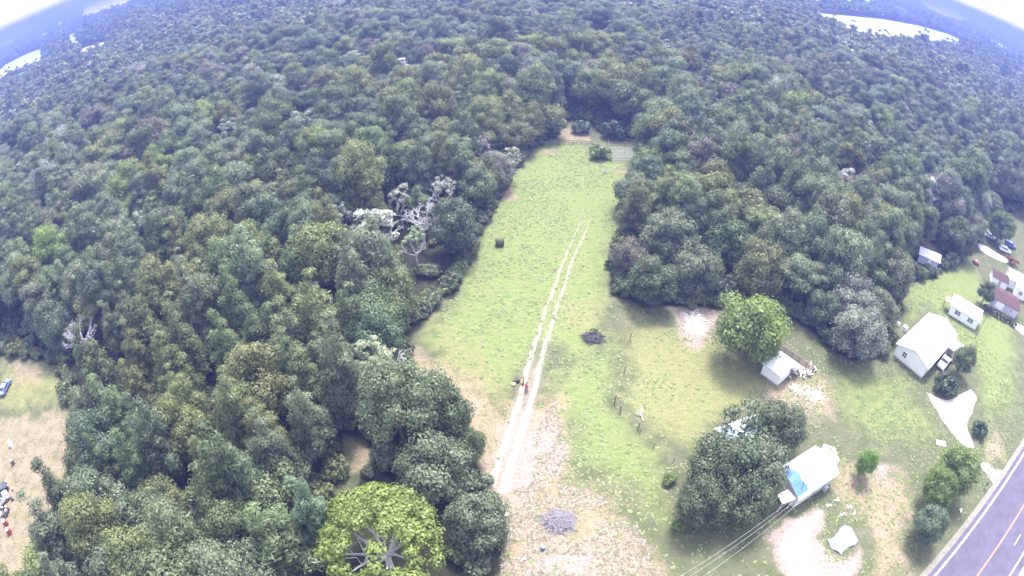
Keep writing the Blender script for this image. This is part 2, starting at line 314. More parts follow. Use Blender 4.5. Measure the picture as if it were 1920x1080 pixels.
# dirt track: two ruts
def rut_material():
    m = bpy.data.materials.new('pale_rut_dirt'); m.use_nodes = True; t = m.node_tree; p = t.nodes['Principled BSDF']; out = t.nodes['Material Output']; N = t.nodes.new; L = t.links.new
    p.inputs['Roughness'].default_value = .95
    def M(op, a, b=None, c=None, clamp=False):
        n = N('ShaderNodeMath'); n.operation = op; n.use_clamp = clamp
        for k, v_ in enumerate((a, b, c)):
            if v_ is None: continue
            if isinstance(v_, (int, float)): n.inputs[k].default_value = v_
            else: L(v_, n.inputs[k])
        return n.outputs[0]
    ac = N('ShaderNodeAttribute'); ac.attribute_name = 'across'; al = N('ShaderNodeAttribute'); al.attribute_name = 'along'
    tc = N('ShaderNodeTexCoord'); n1 = N('ShaderNodeTexNoise'); n1.inputs['Scale'].default_value = .35; n2 = N('ShaderNodeTexNoise'); n2.inputs['Scale'].default_value = 2.2; n2.inputs['Detail'].default_value = 8; n2.inputs['Roughness'].default_value = .75
    L(tc.outputs['Object'], n1.inputs['Vector']); L(tc.outputs['Object'], n2.inputs['Vector'])
    u = M('MULTIPLY_ADD', n1.outputs['Fac'], .8, -.4); u = M('ADD', ac.outputs['Fac'], u); d = M('ABSOLUTE', M('SUBTRACT', M('ABSOLUTE', u), .85))
    v2 = M('POWER', al.outputs['Fac'], 1.5); w = M('MULTIPLY_ADD', v2, .42, .17)
    d2 = M('ADD', d, M('MULTIPLY_ADD', n2.outputs['Fac'], .9, -.45))
    k = M('SUBTRACT', 1, M('DIVIDE', M('SUBTRACT', d2, M('SUBTRACT', w, .16)), .34, None, True), None, True)
    mid_ = M('MULTIPLY', M('MULTIPLY', v2, .55), M('LESS_THAN', d, 1.0)); mid_ = M('MULTIPLY', mid_, n2.outputs['Fac'])
    k = M('MAXIMUM', k, mid_); k = M('MULTIPLY', k, M('MULTIPLY', al.outputs['Fac'], 9.0, None, True)); k = M('MULTIPLY', k, M('MULTIPLY_ADD', v2, .32, .64))
    rp = N('ShaderNodeValToRGB'); rp.color_ramp.elements[0].position = .35; rp.color_ramp.elements[1].position = .65; rp.color_ramp.elements[0].color = (.24, .20, .15, 1); rp.color_ramp.elements[1].color = (.42, .36, .32, 1)
    L(n2.outputs['Fac'], rp.inputs[0]); L(rp.outputs[0], p.inputs['Base Color'])
    tr = N('ShaderNodeBsdfTransparent'); mx = N('ShaderNodeMixShader'); L(k, mx.inputs[0]); L(tr.outputs[0], mx.inputs[1]); L(p.outputs[0], mx.inputs[2]); L(mx.outputs[0], out.inputs['Surface'])
    return m
tp = [Vector(at(*p)) for p in TRACK]
def spline(pts, n=12):
    out = []
    for i in range(len(pts) - 1):
        p0, p1, p2, p3 = pts[max(i - 1, 0)], pts[i], pts[i + 1], pts[min(i + 2, len(pts) - 1)]
        for k in range(n):
            t = k / n; out.append(.5 * ((2 * p1) + (p2 - p0) * t + (2 * p0 - 5 * p1 + 4 * p2 - p3) * t * t + (3 * p1 - p0 - 3 * p2 + p3) * t ** 3))
    return out + [pts[-1]]
ts = spline(tp, 10); vs, fs, aac, aal = [], [], [], []
for i, p in enumerate(ts):
    d = (ts[min(i + 1, len(ts) - 1)] - ts[max(i - 1, 0)]).normalized(); n = Vector((-d.y, d.x)); u = i / (len(ts) - 1)
    for q in (-2.6, 2.6): a = p + n * q; vs.append((a.x, a.y, .01)); aac.append(q); aal.append(u)
    if i: fs.append((2 * i - 2, 2 * i - 1, 2 * i + 1, 2 * i))
me = bpy.data.meshes.new('dirt_track'); me.from_pydata(vs, [], fs); me.update(); me.materials.append(rut_material())
for nm_, ar_ in (('across', aac), ('along', aal)): a_ = me.attributes.new(nm_, 'FLOAT', 'POINT'); a_.data.foreach_set('value', ar_)
tag(link('dirt_track', me), kind='structure')

# road with its lines
RD = Vector((.9065, .4222)); RN = Vector((.4222, -.9065)); R0 = Vector((56.4, 18.3))
def strip(name, o0, o1, z, m, s0=-140, s1=420, thick=0):
    q = [R0 + RN * o0 + RD * s0, R0 + RN * o1 + RD * s0, R0 + RN * o1 + RD * s1, R0 + RN * o0 + RD * s1]
    return flat(name, [(p.x, p.y) for p in q], z, m)
ASPH = mat('asphalt', (.074, .064, .100), .85, .16, .35, bump=.25)
LINEW = mat('road_line_white', (.78, .78, .80), .6, .06, 3); LINEY = mat('road_line_yellow', (.40, .15, .09), .6, .15, 2)
strip('road_shoulder', -1.9, 13.4, .012, mat('road_verge', (.17, .155, .135), .95, .2, 1.2, bump=.3))
strip('road', -.9, 12.3, .03, ASPH)
strip('road_edge_line', -.12, .14, .036, LINEW)
strip('road_centre_line', 5.70, 5.98, .036, LINEY)
strip('road_edge_line', 10.85, 11.05, .036, LINEW)
for s in range(-60, 200, 12):
    strip('road_lane_line', 8.35, 8.5, .036, LINEW, s + 5.2, s + 8.2)

# ------------------------------------------------------------------ trees
def quads_on(c, nrm, size, asp, r):
    """leaf-clump quads: centres c, normals nrm"""
    n = len(c); nrm = nrm / (np.linalg.norm(nrm, axis=1, keepdims=True) + 1e-9)
    t = r.normal(size=(n, 3)); t -= nrm * (t * nrm).sum(1, keepdims=True); t /= np.linalg.norm(t, axis=1, keepdims=True) + 1e-9
    b = np.cross(nrm, t); s = (size * r.uniform(.55, 1.35, n))[:, None]; a = asp
    P = [c + t * s * a * r.uniform(.7, 1.2, (n, 1)), c + b * s / a * r.uniform(.5, 1.2, (n, 1)), c - t * s * a * r.uniform(.7, 1.2, (n, 1)), c - b * s / a * r.uniform(.5, 1.2, (n, 1))]
    return np.stack(P, 1).reshape(-1, 3)
OCT = np.array([(1,0,0),(.31,.95,0),(-.81,.59,0),(-.81,-.59,0),(.31,-.95,0),(0,0,1),(0,0,-1)], float)
OCF = [(i, (i + 1) % 5, 5, 5) for i in range(5)] + [((i + 1) % 5, i, 6, 6) for i in range(5)]
def crown(name, lobes, npl, leaf, seed, asp=1.0, upb=.45, tilt=.32, up=0.0, shell=1.0, core=.72):
    """lobes: (centre, radius, flatten)"""
    r = np.random.default_rng(seed); V = []; LV = []; med = float(np.median([l[1] for l in lobes]))
    for c, rad, fl in lobes:
        n = max(6, int(npl * r.uniform(.8, 1.2) * min(3.0, (rad / med) ** 2))); d = r.normal(size=(n * 2, 3)); d /= np.linalg.norm(d, axis=1, keepdims=True)
        d = d[d[:, 2] > -upb][:n]; n = len(d); rr = rad * (.72 + .52 * r.random((n, 1)) ** 1.3) * shell
        # small bumps give each lobe its own clusters
        bump = 1 + .13 * np.sin(d[:, :1] * 7 + seed) * np.cos(d[:, 1:2] * 6 + d[:, 2:] * 5)
        pos = np.array(c) + d * rr * bump * np.array([1, 1, fl])
        nn = d * np.array([1, 1, 1 / fl]) + r.normal(size=(n, 3)) * tilt + np.array([0, 0, up])
        V.append(quads_on(pos, nn, leaf, asp, r)); LV.append(np.repeat(r.uniform(.78, 1.22) * r.uniform(.92, 1.09, n), 4))
    V = np.concatenate(V); lv = np.concatenate(LV); q = np.arange(len(V)).reshape(-1, 4)
    tri_v, tri_l, tri_f = [], [], []; b = len(V)
    for c, rad, fl in lobes:
        tri_v.append(np.array(c) + OCT * rad * core * (.62 if rad > 1.5 * med else .9) * np.array([1, 1, fl])); tri_l.append(np.full(7, .9))
        tri_f += [(b + i, b + j, b + k) for i, j, k, _ in OCF]; b += 7
    V = np.concatenate([V] + tri_v); lv = np.concatenate([lv] + tri_l)
    tri = np.concatenate([q[:, [0, 1, 2]], q[:, [0, 2, 3]], np.array(tri_f)])
    return mesh_np(name, V, tri, 3, LEAF, lv)
def lobes_round(r, R_, zc, vr, n, lo=.28, hi=.44, cut=-.35, inner=.58):
    out = []
    for i in range(n):
        while True:
            d = r.normal(size=3); d /= np.linalg.norm(d)
            if d[2] > cut: break
        k = r.uniform(inner, .82); out.append(((d[0] * R_ * k, d[1] * R_ * k, zc + d[2] * vr * k), R_ * r.uniform(lo, hi), r.uniform(.7, .95)))
    out.append(((0, 0, zc), R_ * .55, vr / R_)); return out
def lobes_pine(r, R_, z0, z1, tiers):
    out = []
    for i in range(tiers):
        u = i / (tiers - 1); rad = R_ * (1 - u ** 1.5 * .82) * r.uniform(.85, 1.1); n = max(1, int(6 * (1 - u) + 1)); ph = r.uniform(0, 6)
        for k in range(n):
            a = ph + k * 2 * math.pi / n + r.uniform(-.3, .3); d = rad * r.uniform(.45, .75)
            out.append(((d * math.cos(a), d * math.sin(a), z0 + (z1 - z0) * u + r.uniform(-.4, .4)), R_ * r.uniform(.26, .38) * (1.1 - .45 * u), r.uniform(.8, 1.3)))
    out.append(((0, 0, (z0 + z1) / 2), R_ * .45, 1.6)); return out
def trunk_mesh(name, r, hgt, rad, crown_r, z0, m, limbs=5):
    b = MB(); top = hgt * .8
    b.tube([(0, 0, -.3), (r.uniform(-.1, .1), r.uniform(-.1, .1), hgt * .3), (r.uniform(-.25, .25), r.uniform(-.25, .25), hgt * .55), (0, 0, top)], [rad * 1.3, rad, rad * .75, rad * .25], 6)
    for k in range(limbs):
        a = 2 * math.pi * k / limbs + r.uniform(-.4, .4); z = z0 + r.uniform(0, .3) * (top - z0)
        e = (crown_r * .7 * math.cos(a), crown_r * .7 * math.sin(a), z + crown_r * r.uniform(.35, .7)); mdl = (e[0] * .45, e[1] * .45, z + (e[2] - z) * .6)
        b.tube([(0, 0, z), mdl, e], [rad * .5, rad * .32, rad * .1], 5)
    o = b.build(name, m); me = o.data; bpy.data.objects.remove(o); return me
def dead_mesh(name, r, hgt, spread, m, dense=1.0, rad=.3):
    b = MB()
    def grow(p, d, ln, rd, lev):
        q = p + d * ln * .5 + Vector(r.normal(size=3)) * ln * .06; e = p + d * ln; b.tube([p, q, e], [rd, rd * .8, rd * .6], 5 if lev < 2 else 4)
        if lev >= 4: return
        nb = int(r.integers(2, 5) * dense + .5) + (2 if lev == 0 else 0); ph = r.uniform(0, 6)
        for k in range(nb):
            if lev == 0: a = ph + 6.283 * k / nb; dd = Vector((math.cos(a) * .75, math.sin(a) * .75, r.uniform(.45, .9)))
            else: dd = (d * .75 + Vector(r.normal(size=3)) * .55 * spread)
            dd.z = abs(dd.z) * .8 + .12; dd.normalize(); grow(p + d * ln * r.uniform(.6, 1), dd, ln * r.uniform(.45, .66), rd * .58, lev + 1)
    grow(Vector((0, 0, -.2)), Vector((0, 0, 1)), hgt * .42, rad, 0)
    o = b.build(name, m); me = o.data; bpy.data.objects.remove(o); return me

KIND = {}    # kind -> list of (crown mesh, trunk mesh, crown radius, total height)
def make_kind(kind, n, seed0, npl, leaf, low=False):
    out = []
    for i in range(n):
        r = np.random.default_rng(seed0 + i)
        if kind == 'broad':
            Rr = 3.7 * r.uniform(.92, 1.08); zc = 6.9; vr = 4.9 * r.uniform(.88, 1.12)
            cm = crown('crown', lobes_round(r, Rr, zc, vr, 14 if low else 36, lo=.24 if not low else .38, hi=.40 if not low else .5, cut=-.7), npl, leaf, seed0 + i, asp=1.15)
            tm = trunk_mesh('trunk', r, 9, .22, Rr, 3.4, BARK)
            out.append((cm, tm, Rr, zc + vr))
        elif kind == 'oak':
            Rr = 3.7 * r.uniform(.94, 1.06); zc = 4.5; vr = 3.9 * r.uniform(.9, 1.1)
            cm = crown('crown', lobes_round(r, Rr, zc, vr, 38, lo=.24, hi=.40, cut=-.75), npl, leaf, seed0 + i, asp=1.15)
            tm = trunk_mesh('trunk', r, 6, .26, Rr, 2.0, BARK, 6)
            out.append((cm, tm, Rr, zc + vr))
        elif kind == 'gappy':
            Rr = 3.7; zc = 5.0; vr = 3.6
            cm = crown('crown', lobes_round(r, Rr, zc, vr, 17, lo=.17, hi=.28, cut=-.5, inner=.45)[:-1], 55, leaf, seed0 + i, asp=1.15, core=.3)
            tm = trunk_mesh('trunk', r, 6, .26, Rr, 2.0, BARK, 6)
            out.append((cm, tm, Rr, zc + vr))
        elif kind == 'tall':
            Rr = 2.9 * r.uniform(.92, 1.08); zc = 7.8; vr = 6.0
            cm = crown('crown', lobes_round(r, Rr, zc, vr, 12 if low else 30, lo=.28 if not low else .42, hi=.46 if not low else .55, cut=-.8), npl, leaf, seed0 + i, asp=1.2)
            tm = trunk_mesh('trunk', r, 11, .2, Rr, 5, BARK)
            out.append((cm, tm, Rr, zc + vr))
        elif kind == 'pine':
            Rr = 3.0 * r.uniform(.92, 1.08)
            cm = crown('crown', lobes_pine(r, Rr, 4.6, 14.4, 4 if low else 8), npl, leaf, seed0 + i, asp=1.9, tilt=.5, up=.2, upb=.3)
            tm = trunk_mesh('trunk', r, 15.5, .22, Rr * .8, 7, BARK, 6)
            out.append((cm, tm, Rr, 15.6))
        elif kind == 'sparse':      # thin pale crown, bare limbs showing
            Rr = 3.3
            lb = [(c_, q_ * r.uniform(.6, 1.3), r.uniform(.4, .9)) for c_, q_, _f in lobes_round(r, Rr, 7.8, 4.2, 44, lo=.10, hi=.17, inner=.4)[:-1]]
            cm = crown('crown', lb, int(npl * .55), leaf * .62, seed0 + i, asp=1.3, core=.2)
            tm = dead_mesh('trunk', r, 11.5, .9, PALE_BARK, 1.0, .22)
            out.append((cm, tm, Rr, 12))
        elif kind == 'shrub':
            Rr = 1.6; lb = lobes_round(r, Rr, 1.15, 1.3, 16, lo=.3, hi=.45, cut=-.5)
            cm = crown('crown', lb, npl, leaf * .7, seed0 + i, asp=1.2); tm = trunk_mesh('stem', r, 1.6, .07, 1.1, .3, BARK, 5)
            out.append((cm, tm, Rr, 2.4))
    return out
KIND['broad'] = make_kind('broad', 6, 100, 290, .125)
KIND['oak'] = make_kind('oak', 4, 150, 290, .125)
KIND['gappy'] = make_kind('gappy', 1, 190, 60, .20)
KIND['tall'] = make_kind('tall', 4, 200, 290, .125)
KIND['pine'] = make_kind('pine', 5, 300, 270, .125)
KIND['sparse'] = make_kind('sparse', 3, 400, 60, .28)
KIND['shrub'] = make_kind('shrub', 3, 500, 50, .30)
GREY_BARK = mat('grey_bark', (.27, .26, .285), .9, .2, 5)
DEAD = [dead_mesh('branches', np.random.default_rng(601), 10, 1.1, GREY_BARK if i == 0 else PALE_BARK, 1.2, .34) for i in range(3)]
HUES = {'dull green': (.130, .168, .072), 'grey green': (.152, .184, .104), 'olive green': (.166, .190, .070), 'dark green': (.100, .128, .062),
        'blue green': (.122, .168, .096), 'bright yellow green': (.185, .235, .064), 'pale silvery': (.225, .245, .19), 'brownish grey': (.170, .160, .118)}
HN = list(HUES); HW = [.27, .31, .13, .09, .07, .05, .05, .03]

# special trees: (kind, px, py of the crown's middle, width in px, hue, label, category)
SPEC = [
 ('oak', 1410, 612, 150, (.165, .22, .055), 'bright green round tree standing alone above the small white shed', 'tree'),
 ('gappy', 1402, 800, 128, 'dark green', 'dark oak whose crown covers the blue roof, farther crown of its clump', 'tree'),
 ('oak', 1382, 880, 140, (.085, .115, .058), 'largest and roundest dark oak in the middle of the oak clump', 'tree'),
 ('oak', 1465, 800, 110, 'dark green', 'dark oak overhanging the top corner of the white house by the oak clump', 'tree'),
 ('oak', 1345, 870, 125, 'dark green', 'dark oak on the meadow side of the oak clump beside the white house', 'tree'),
 ('oak', 1425, 880, 125, 'grey green', 'grey green oak pressing against the white house roof', 'tree'),
 ('oak', 1320, 940, 110, 'dark green', 'low dark oak at the lower meadow corner of the oak clump', 'tree'),
 ('oak', 1400, 935, 110, 'dark green', 'dark oak above the overhead wires at the foot of the oak clump', 'tree'),
 ('oak', 1600, 560, 100, 'pale silvery', 'silver grey willow at the top of the pair left of the long white house', 'tree'),
 ('oak', 1612, 625, 110, 'pale silvery', 'large silver grey willow at the wood corner nearest the long white house', 'tree'),
 ('oak', 1650, 580, 80, 'grey green', 'grey willow hiding behind the large silver willow', 'tree'),
 ('oak', 1545, 575, 75, 'blue green', 'deep green tree between the lone bright tree and the silver willows', 'tree'),
 ('oak', 1625, 868, 46, (.16, .26, .06), 'small bright green tree on bare ground right of the white house', 'tree'),
 ('oak', 1795, 885, 95, (.16, .22, .06), 'yellow green tree beside the gravel drive above the road', 'tree'),
 ('oak', 1765, 915, 80, (.15, .21, .05), 'yellow green tree on the house side of the roadside pair', 'tree'),
 ('oak', 1745, 985, 75, 'blue green', 'dark blue green tree nearest the road verge', 'tree'),
 ('oak', 1808, 675, 50, 'dull green', 'dark round tree beside the pickup truck', 'tree'),
 ('oak', 1878, 425, 62, (.10, .15, .05), 'olive round tree behind the parked cars', 'tree'),
 ('oak', 1850, 548, 40, 'dark green', 'dark tree between the small white cottage and the maroon roof', 'tree'),
 ('oak', 1800, 440, 80, 'dark green', 'large dark tree over the little white hut in the wood edge', 'tree'),
 ('oak', 810, 880, 150, 'grey green', 'big grey green round tree between the wood gap and the dirt track', 'tree'),
 ('oak', 895, 975, 120, 'grey green', 'grey green tree leaning over the brush heap side of the wood', 'tree'),
 ('oak', 765, 755, 110, 'grey green', 'broad grey tree bulging into the field below the pale tree', 'tree'),
 ('oak', 875, 835, 75, 'dull green', 'dull green tree beside the dirt track below the small spiky tree', 'tree'),
 ('oak', 866, 782, 42, 'dull green', 'small spiky tree standing out on the pink soil by the wood', 'tree'),
 ('oak', 1255, 440, 115, 'grey green', 'large pale grey oak at the wood edge right of the field', 'tree'),
 ('oak', 1375, 455, 110, (.09, .135, .055), 'large fresh green oak behind the grey oaks right of the field', 'tree'),
 ('oak', 1180, 480, 70, 'brownish grey', 'brownish oak forming the wood corner beside the field', 'tree'),
 ('oak', 1225, 525, 95, 'dark green', 'dark oak whose foot touches the fence end at the wood corner', 'tree'),
 ('oak', 1310, 510, 100, 'grey green', 'grey oak above the pink bare soil', 'tree'),
 ('shrub', 1125, 285, 38, (.15, .21, .06), 'lone leafy bush with dark underside at the far end of the field', 'bush'),
 ('shrub', 1775, 722, 50, (.075, .10, .05), 'round dark bush in the mouth of the white gravel drive', 'bush'),
 ('shrub', 1838, 805, 34, (.06, .10, .05), 'dark bush on the roadside bank beside the gravel drive', 'bush'),
 ('shrub', 1050, 229, 24, (.42, .42, .40), 'pale white flowering bush above the tan gap beyond the field', 'bush'),
 ('shrub', 1090, 238, 34, (.10, .15, .09), 'soft green bush right of the white flowering bush', 'bush'),
 ('shrub', 1150, 245, 46, (.075, .11, .075), 'wide bush mass behind the wire pen', 'bush'),
 ('shrub', 1256, 900, 26, (.14, .20, .05), 'light green bush poking out under the oak clump', 'bush'),
 ('shrub', 1272, 985, 26, (.17, .24, .04), 'yellow green weed clump at the foot of the oak clump', 'bush'),
 ('sparse', 700, 655, 95, (.32, .36, .22), 'pale thin leaved tree at the left corner of the field', 'tree'),
 ('sparse', 700, 410, 110, (.35, .37, .31), 'pale sparse tree with bleached twigs beside the white limbed tree', 'tree'),
 ('sparse', 830, 345, 60, (.36, .37, .34), 'small whitish tree touching the field side of the white limbed dead tree', 'tree'),
 ('sparse', 640, 395, 60, (.36, .39, .30), 'pale yellowish tree left of the pale sparse tree', 'tree'),
 ('sparse', 748, 362, 58, (.34, .36, .31), 'whitish tree between the pale sparse tree and the white limbed dead tree', 'tree'),
 ('sparse', 775, 440, 55, (.28, .34, .20), 'pale green thin tree below the white limbed dead tree', 'tree'),
 ('sparse', 590, 545, 60, (.26, .28, .25), 'soft pale grey tree in the middle of the left wood', 'tree'),
 ('sparse', 960, 285, 40, (.34, .37, .28), 'pale speckled tree at the far left corner of the field', 'tree'),
 ('sparse', 905, 265, 40, (.34, .30, .30), 'pinkish grey thin tree behind the far left corner of the field', 'tree'),
 ('sparse', 1740, 345, 75, (.48, .46, .52), 'lavender grey sparse tree high in the right wood', 'tree'),
 ('sparse', 1583, 330, 60, (.38, .38, .38), 'pale grey sparse tree in the middle of the right wood', 'tree'),
 ('sparse', 520, 212, 46, (.44, .44, .46), 'small whitish sparse tree far up the left wood', 'tree'),
 ('sparse', 745, 120, 60, (.44, .45, .46), 'whitish sparse tree near the top of the wood', 'tree'),
]
DEADS = [(140, 610, 80, 'bare silver grey tree with spreading limbs above the left clearing'),
         (790, 392, 80, 'white limbed dead tree beside the field in the left wood'),
         (642, 205, 30, 'small white dead snag far up the left wood')]
BIG = (702, 1022, 268)       # spreading lime tree with bare limbs showing

taken = []
def put_tree(kind, variant, xy, s, sz, rz, hue, label, cat, name, group=None):
    cm, tm, Rr, ht = KIND[kind][variant % len(KIND[kind])]
    t = thing(name, label, cat, xy, rz, group); t.scale = (s, s, sz)
    c = link('crown' if kind != 'shrub' else 'foliage', cm, t); c['tint'] = tuple(float(v) for v in hue)
    link('trunk' if kind != 'shrub' else 'stem', tm, t)
    return t
def px_scale(x, y, z):
    _, _, d = proj(x, y, z); return float(d) / F * 1.0
for i, (kind, px, py, wpx, hue, lab, cat) in enumerate(SPEC):
    col = HUES[hue] if isinstance(hue, str) else hue
    cm, tm, Rr, ht = KIND[kind][i % len(KIND[kind])]
    s = 1.0
    for _ in range(4):
        zc = {'oak': 4.5, 'gappy': 5.0, 'broad': 7.6, 'tall': 8.6, 'sparse': 9.0, 'shrub': 1.1}[kind] * (s ** .6 if kind != 'shrub' else s)
        xy = at(px, py, zc); s = wpx * px_scale(*xy, zc) / 2 / Rr / 1.04
    sz = s ** .6 if kind != 'shrub' else s
    put_tree(kind, i, xy, s, sz, rnd.uniform(0, 6.28), col, lab, cat, {'oak': 'broadleaf_tree', 'gappy': 'broadleaf_tree', 'sparse': 'sparse_tree', 'shrub': 'bush'}[kind])
    taken.append((xy[0], xy[1], s * Rr))
for i, (px, py, wpx, lab) in enumerate(DEADS):
    xy = at(px, py, 9); s = wpx * px_scale(*xy, 9) / (7.5 if i else 6)
    o = link('dead_tree', DEAD[0 if i == 0 else 1]); tag(o, lab, 'dead tree'); o.location = (*xy, 0); o.scale = (s, s, 1.45); o.rotation_euler.z = i * 2.1; taken.append((*xy, 2.4 * s))
# the spreading lime tree
bx, by = at(BIG[0] + 10, BIG[1] - 5, 7.5); bR = BIG[2] * px_scale(bx, by, 7.5) / 2
r = np.random.default_rng(77); lb = []
for k in range(150):
    a = r.uniform(0, 2 * math.pi); q = math.sqrt(r.uniform(.02, 1)); x, y = q * math.cos(a), q * math.sin(a)
    if y < -.15 and abs(x - .06) < .46 and y > -.60 and r.random() < .93: continue      # thin place low on the side of the road: limbs show
    lb.append(((x * bR * .86, y * bR * .86, 7.2 + 4.6 * math.sqrt(max(0, 1 - q * q)) - .6 * q + r.uniform(-.4, .4)), bR * r.uniform(.085, .15), .75))
bt = thing('spreading_tree', 'huge spreading lime green tree with pale bare limbs showing at the bottom edge', 'tree', (bx, by), 0)
cm = crown('crown', lb, 150, .17, 5, asp=1.15, core=.5); c = link('crown', cm, bt); c['tint'] = (.175, .225, .048)
b = MB(); b.tube([(0, 0, -.3), (.1, .0, 2.5), (.2, .2, 4.2)], [.55, .42, .36], 8)
for k in range(11):
    a = 2 * math.pi * k / 11 + r.uniform(-.15, .15); e = Vector((math.cos(a), math.sin(a), 0)) * bR * r.uniform(.6, .85) + Vector((0, 0, 7.4 + r.uniform(-.4, 1.8)))
    p0 = Vector((.15, .1, 3.2 + r.uniform(0, 1))); m1 = p0.lerp(e, .35) + Vector((0, 0, .8)); m2 = p0.lerp(e, .7) + Vector((*r.normal(size=2) * .3, .7))
    b.tube([p0, m1, m2, e], [.22, .17, .11, .04], 6)
    for j in range(2):
        s0 = m1.lerp(m2, j / 1.5); b.tube([s0, s0 + Vector((*r.normal(size=2) * .9, 1.0)), s0 + Vector((*r.normal(size=2) * 1.7, 2.0))], [.08, .055, .02], 4)
b.build('trunk', PALE_BARK, bt); taken.append((bx, by, bR * .95))

# buildings that trees keep clear of
KEEP = [(*at(1740, 640), 13), (*at(1815, 575), 8), (*at(1465, 680), 6), (*at(1520, 885), 6), (*at(1742, 472), 6), (*at(1895, 540), 16), (*at(1880, 205, 4), 16), (*at(1905, 225, 4), 12)]

for k_, px_, py_, w_, *_r in SPEC:
    if k_ == 'sparse': a_ = at(px_, py_, 9); d_ = math.hypot(*a_); KEEP.append((a_[0] * (1 - 4 / d_), a_[1] * (1 - 4 / d_), 3.2))
for px_, py_, w_, _l in DEADS: a_ = at(px_, py_, 9); d_ = math.hypot(*a_); KEEP.append((a_[0] * (1 - 4.5 / d_), a_[1] * (1 - 4.5 / d_), 4.2))
KEEP += [(*at(650, 965), 3.5), (*at(682, 925), 2.5), (bx, by - 5, bR * .95), (bx + 7, by - 3, 5), (bx - 6, by - 3, 4.5), (*at(1738, 495), 4), (*at(140, 640, 6), 6.5), (*at(150, 668, 3), 5)]
a_ = at(140, 610, 9); d_ = math.hypot(*a_); KEEP += [(a_[0] * (1 - q_ / d_), a_[1] * (1 - q_ / d_), 5.5) for q_ in (6, 11)]
# forest positions
def scatter(r0, r1, sp, seed, jit=.38):
    g = np.random.default_rng(seed); n = int(r1 / sp) + 2
    i, j = np.meshgrid(np.arange(-n, n), np.arange(-2 if r0 == 0 else 0, int(n * 1.16) + 1))
    x = (i + .5 * (j % 2)) * sp + g.uniform(-jit, jit, i.shape) * sp; y = j * sp * .866 + g.uniform(-jit, jit, i.shape) * sp
    x, y = x.ravel(), y.ravel(); d = np.hypot(x, y); k = (d >= r0) & (d < r1); x, y = x[k], y[k]
    u, v, _ = proj(x, y, 8); m = 90; k = (u > -m) & (u < 1920 + m) & (v > -60) & (v < 1080 + 130); return x[k], y[k]
def allowed(x, y, marg, lod=0):
    k = np.ones(x.shape, bool)
    for p, mg in ((OPEN, marg), (LEFTCLR, marg + 2.6), (GAP, marg + .6)): k &= sdf(x, y, p) > mg
    for tx, ty, tr in taken + KEEP: k &= np.hypot(x - tx, y - ty) > tr * .8 + 1.6
    for p in FAR.values():
        P_ = np.array(p)
        for z in ((0, 8, 15) if lod != 1 else (0, 5, 10)):
            u, v, d = proj(x, y, z); near = k & (u > P_[:, 0].min() - 30) & (u < P_[:, 0].max() + 30) & (v > P_[:, 1].min() - 30) & (v < P_[:, 1].max() + 30)
            ids = np.where(near)[0]
            if len(ids): k[ids] &= sdf(u[ids], v[ids], p) > (2.0, 3, 7.5, 16, 38)[lod] * .6 / d[ids] * F
    return k
PX, PY, LOD = [], [], []
for r0, r1, sp, lod in ((0, 105, 6.0, 0), (105, 160, 6.1, 0), (160, 330, 8.5, 0), (330, 620, 10.6, 1), (620, 1300, 13.0, 2), (1300, 2600, 26, 3), (2600, 7000, 60, 4)):
    x, y = scatter(r0, r1, sp, 40 + lod + int(r0)); k = allowed(x, y, 1.7 if lod == 0 else 3, lod); x, y = x[k], y[k]; PX.append(x); PY.append(y); LOD.append(np.full(x.shape, lod))
x, y = scatter(600, 1500, 11.0, 88); k = allowed(x, y, 3, 1); k2 = allowed(x, y, 3, 2); u_, v_, _ = proj(x, y, 8); k &= ~k2 & (v_ < 190) & ((u_ > 1480) | (u_ < 300)); PX.append(x[k]); PY.append(y[k]); LOD.append(np.full(int(k.sum()), 1))
PX, PY, LOD = map(np.concatenate, (PX, PY, LOD)); NT = len(PX)
g = np.random.default_rng(99)
patch = vnoise(PX + 900, PY + 900, 38, 5) * .6 + vnoise(PX + 900, PY + 900, 14, 6) * .4 + g.normal(0, .08, NT)
kindsel = np.where(patch > .57, 'pine', np.where(patch > .42, 'broad', 'tall'))
kindsel = np.where(g.random(NT) < .15, 'broad', kindsel); kindsel = np.where(g.random(NT) < .018, 'sparse', kindsel)
size = g.uniform(.78, 1.22, NT) * (.92 + .3 * vnoise(PX + 500, PY + 500, 30, 8)); mid_ = (np.hypot(PX, PY) > 150) & (LOD == 0); size = size * np.where(mid_, 1.38, 1.14); zs = size ** .7 * g.uniform(.74, 1.30, NT)
edge = np.minimum(np.abs(sdf(PX, PY, OPEN)), np.abs(sdf(PX, PY, LEFTCLR)))
small = (edge < 6.0); kindsel = np.where(small & (g.random(NT) < .8) & (kindsel != 'sparse'), 'oak', kindsel)
hp = vnoise(PX + 300, PY + 300, 45, 12) * .5 + vnoise(PX + 300, PY + 300, 11, 13) * .5
hue_i = g.choice(len(HN), NT, p=HW); hue_i = np.where((hp > .62) & (g.random(NT) < .6), 2, hue_i); hue_i = np.where((hp < .36) & (g.random(NT) < .6), 1, hue_i)
hue_i = np.where((kindsel == 'pine') & (hue_i >= 5), 0, hue_i); near_ = np.hypot(PX, PY) < 118; kindsel = np.where(near_ & (kindsel == 'sparse'), 'broad', kindsel); hue_i = np.where((kindsel == 'sparse'), 6, hue_i); hue_i = np.where(near_ & (hue_i >= 5), 1, hue_i)
cols = np.array([HUES[HN[i]] for i in hue_i]) * g.uniform(.80, 1.20, (NT, 1)) * np.array([1, 1, 1]) * g.uniform(.95, 1.05, (NT, 3))
u, v, dist = proj(PX, PY, 8 * zs)
inside = (u > 12) & (u < 1908) & (v > 12) & (v < 1068) & (LOD == 0)
score = np.where(inside, size / dist, 0) ; top = np.argsort(-score)[:262]; top = top[score[top] > 0]
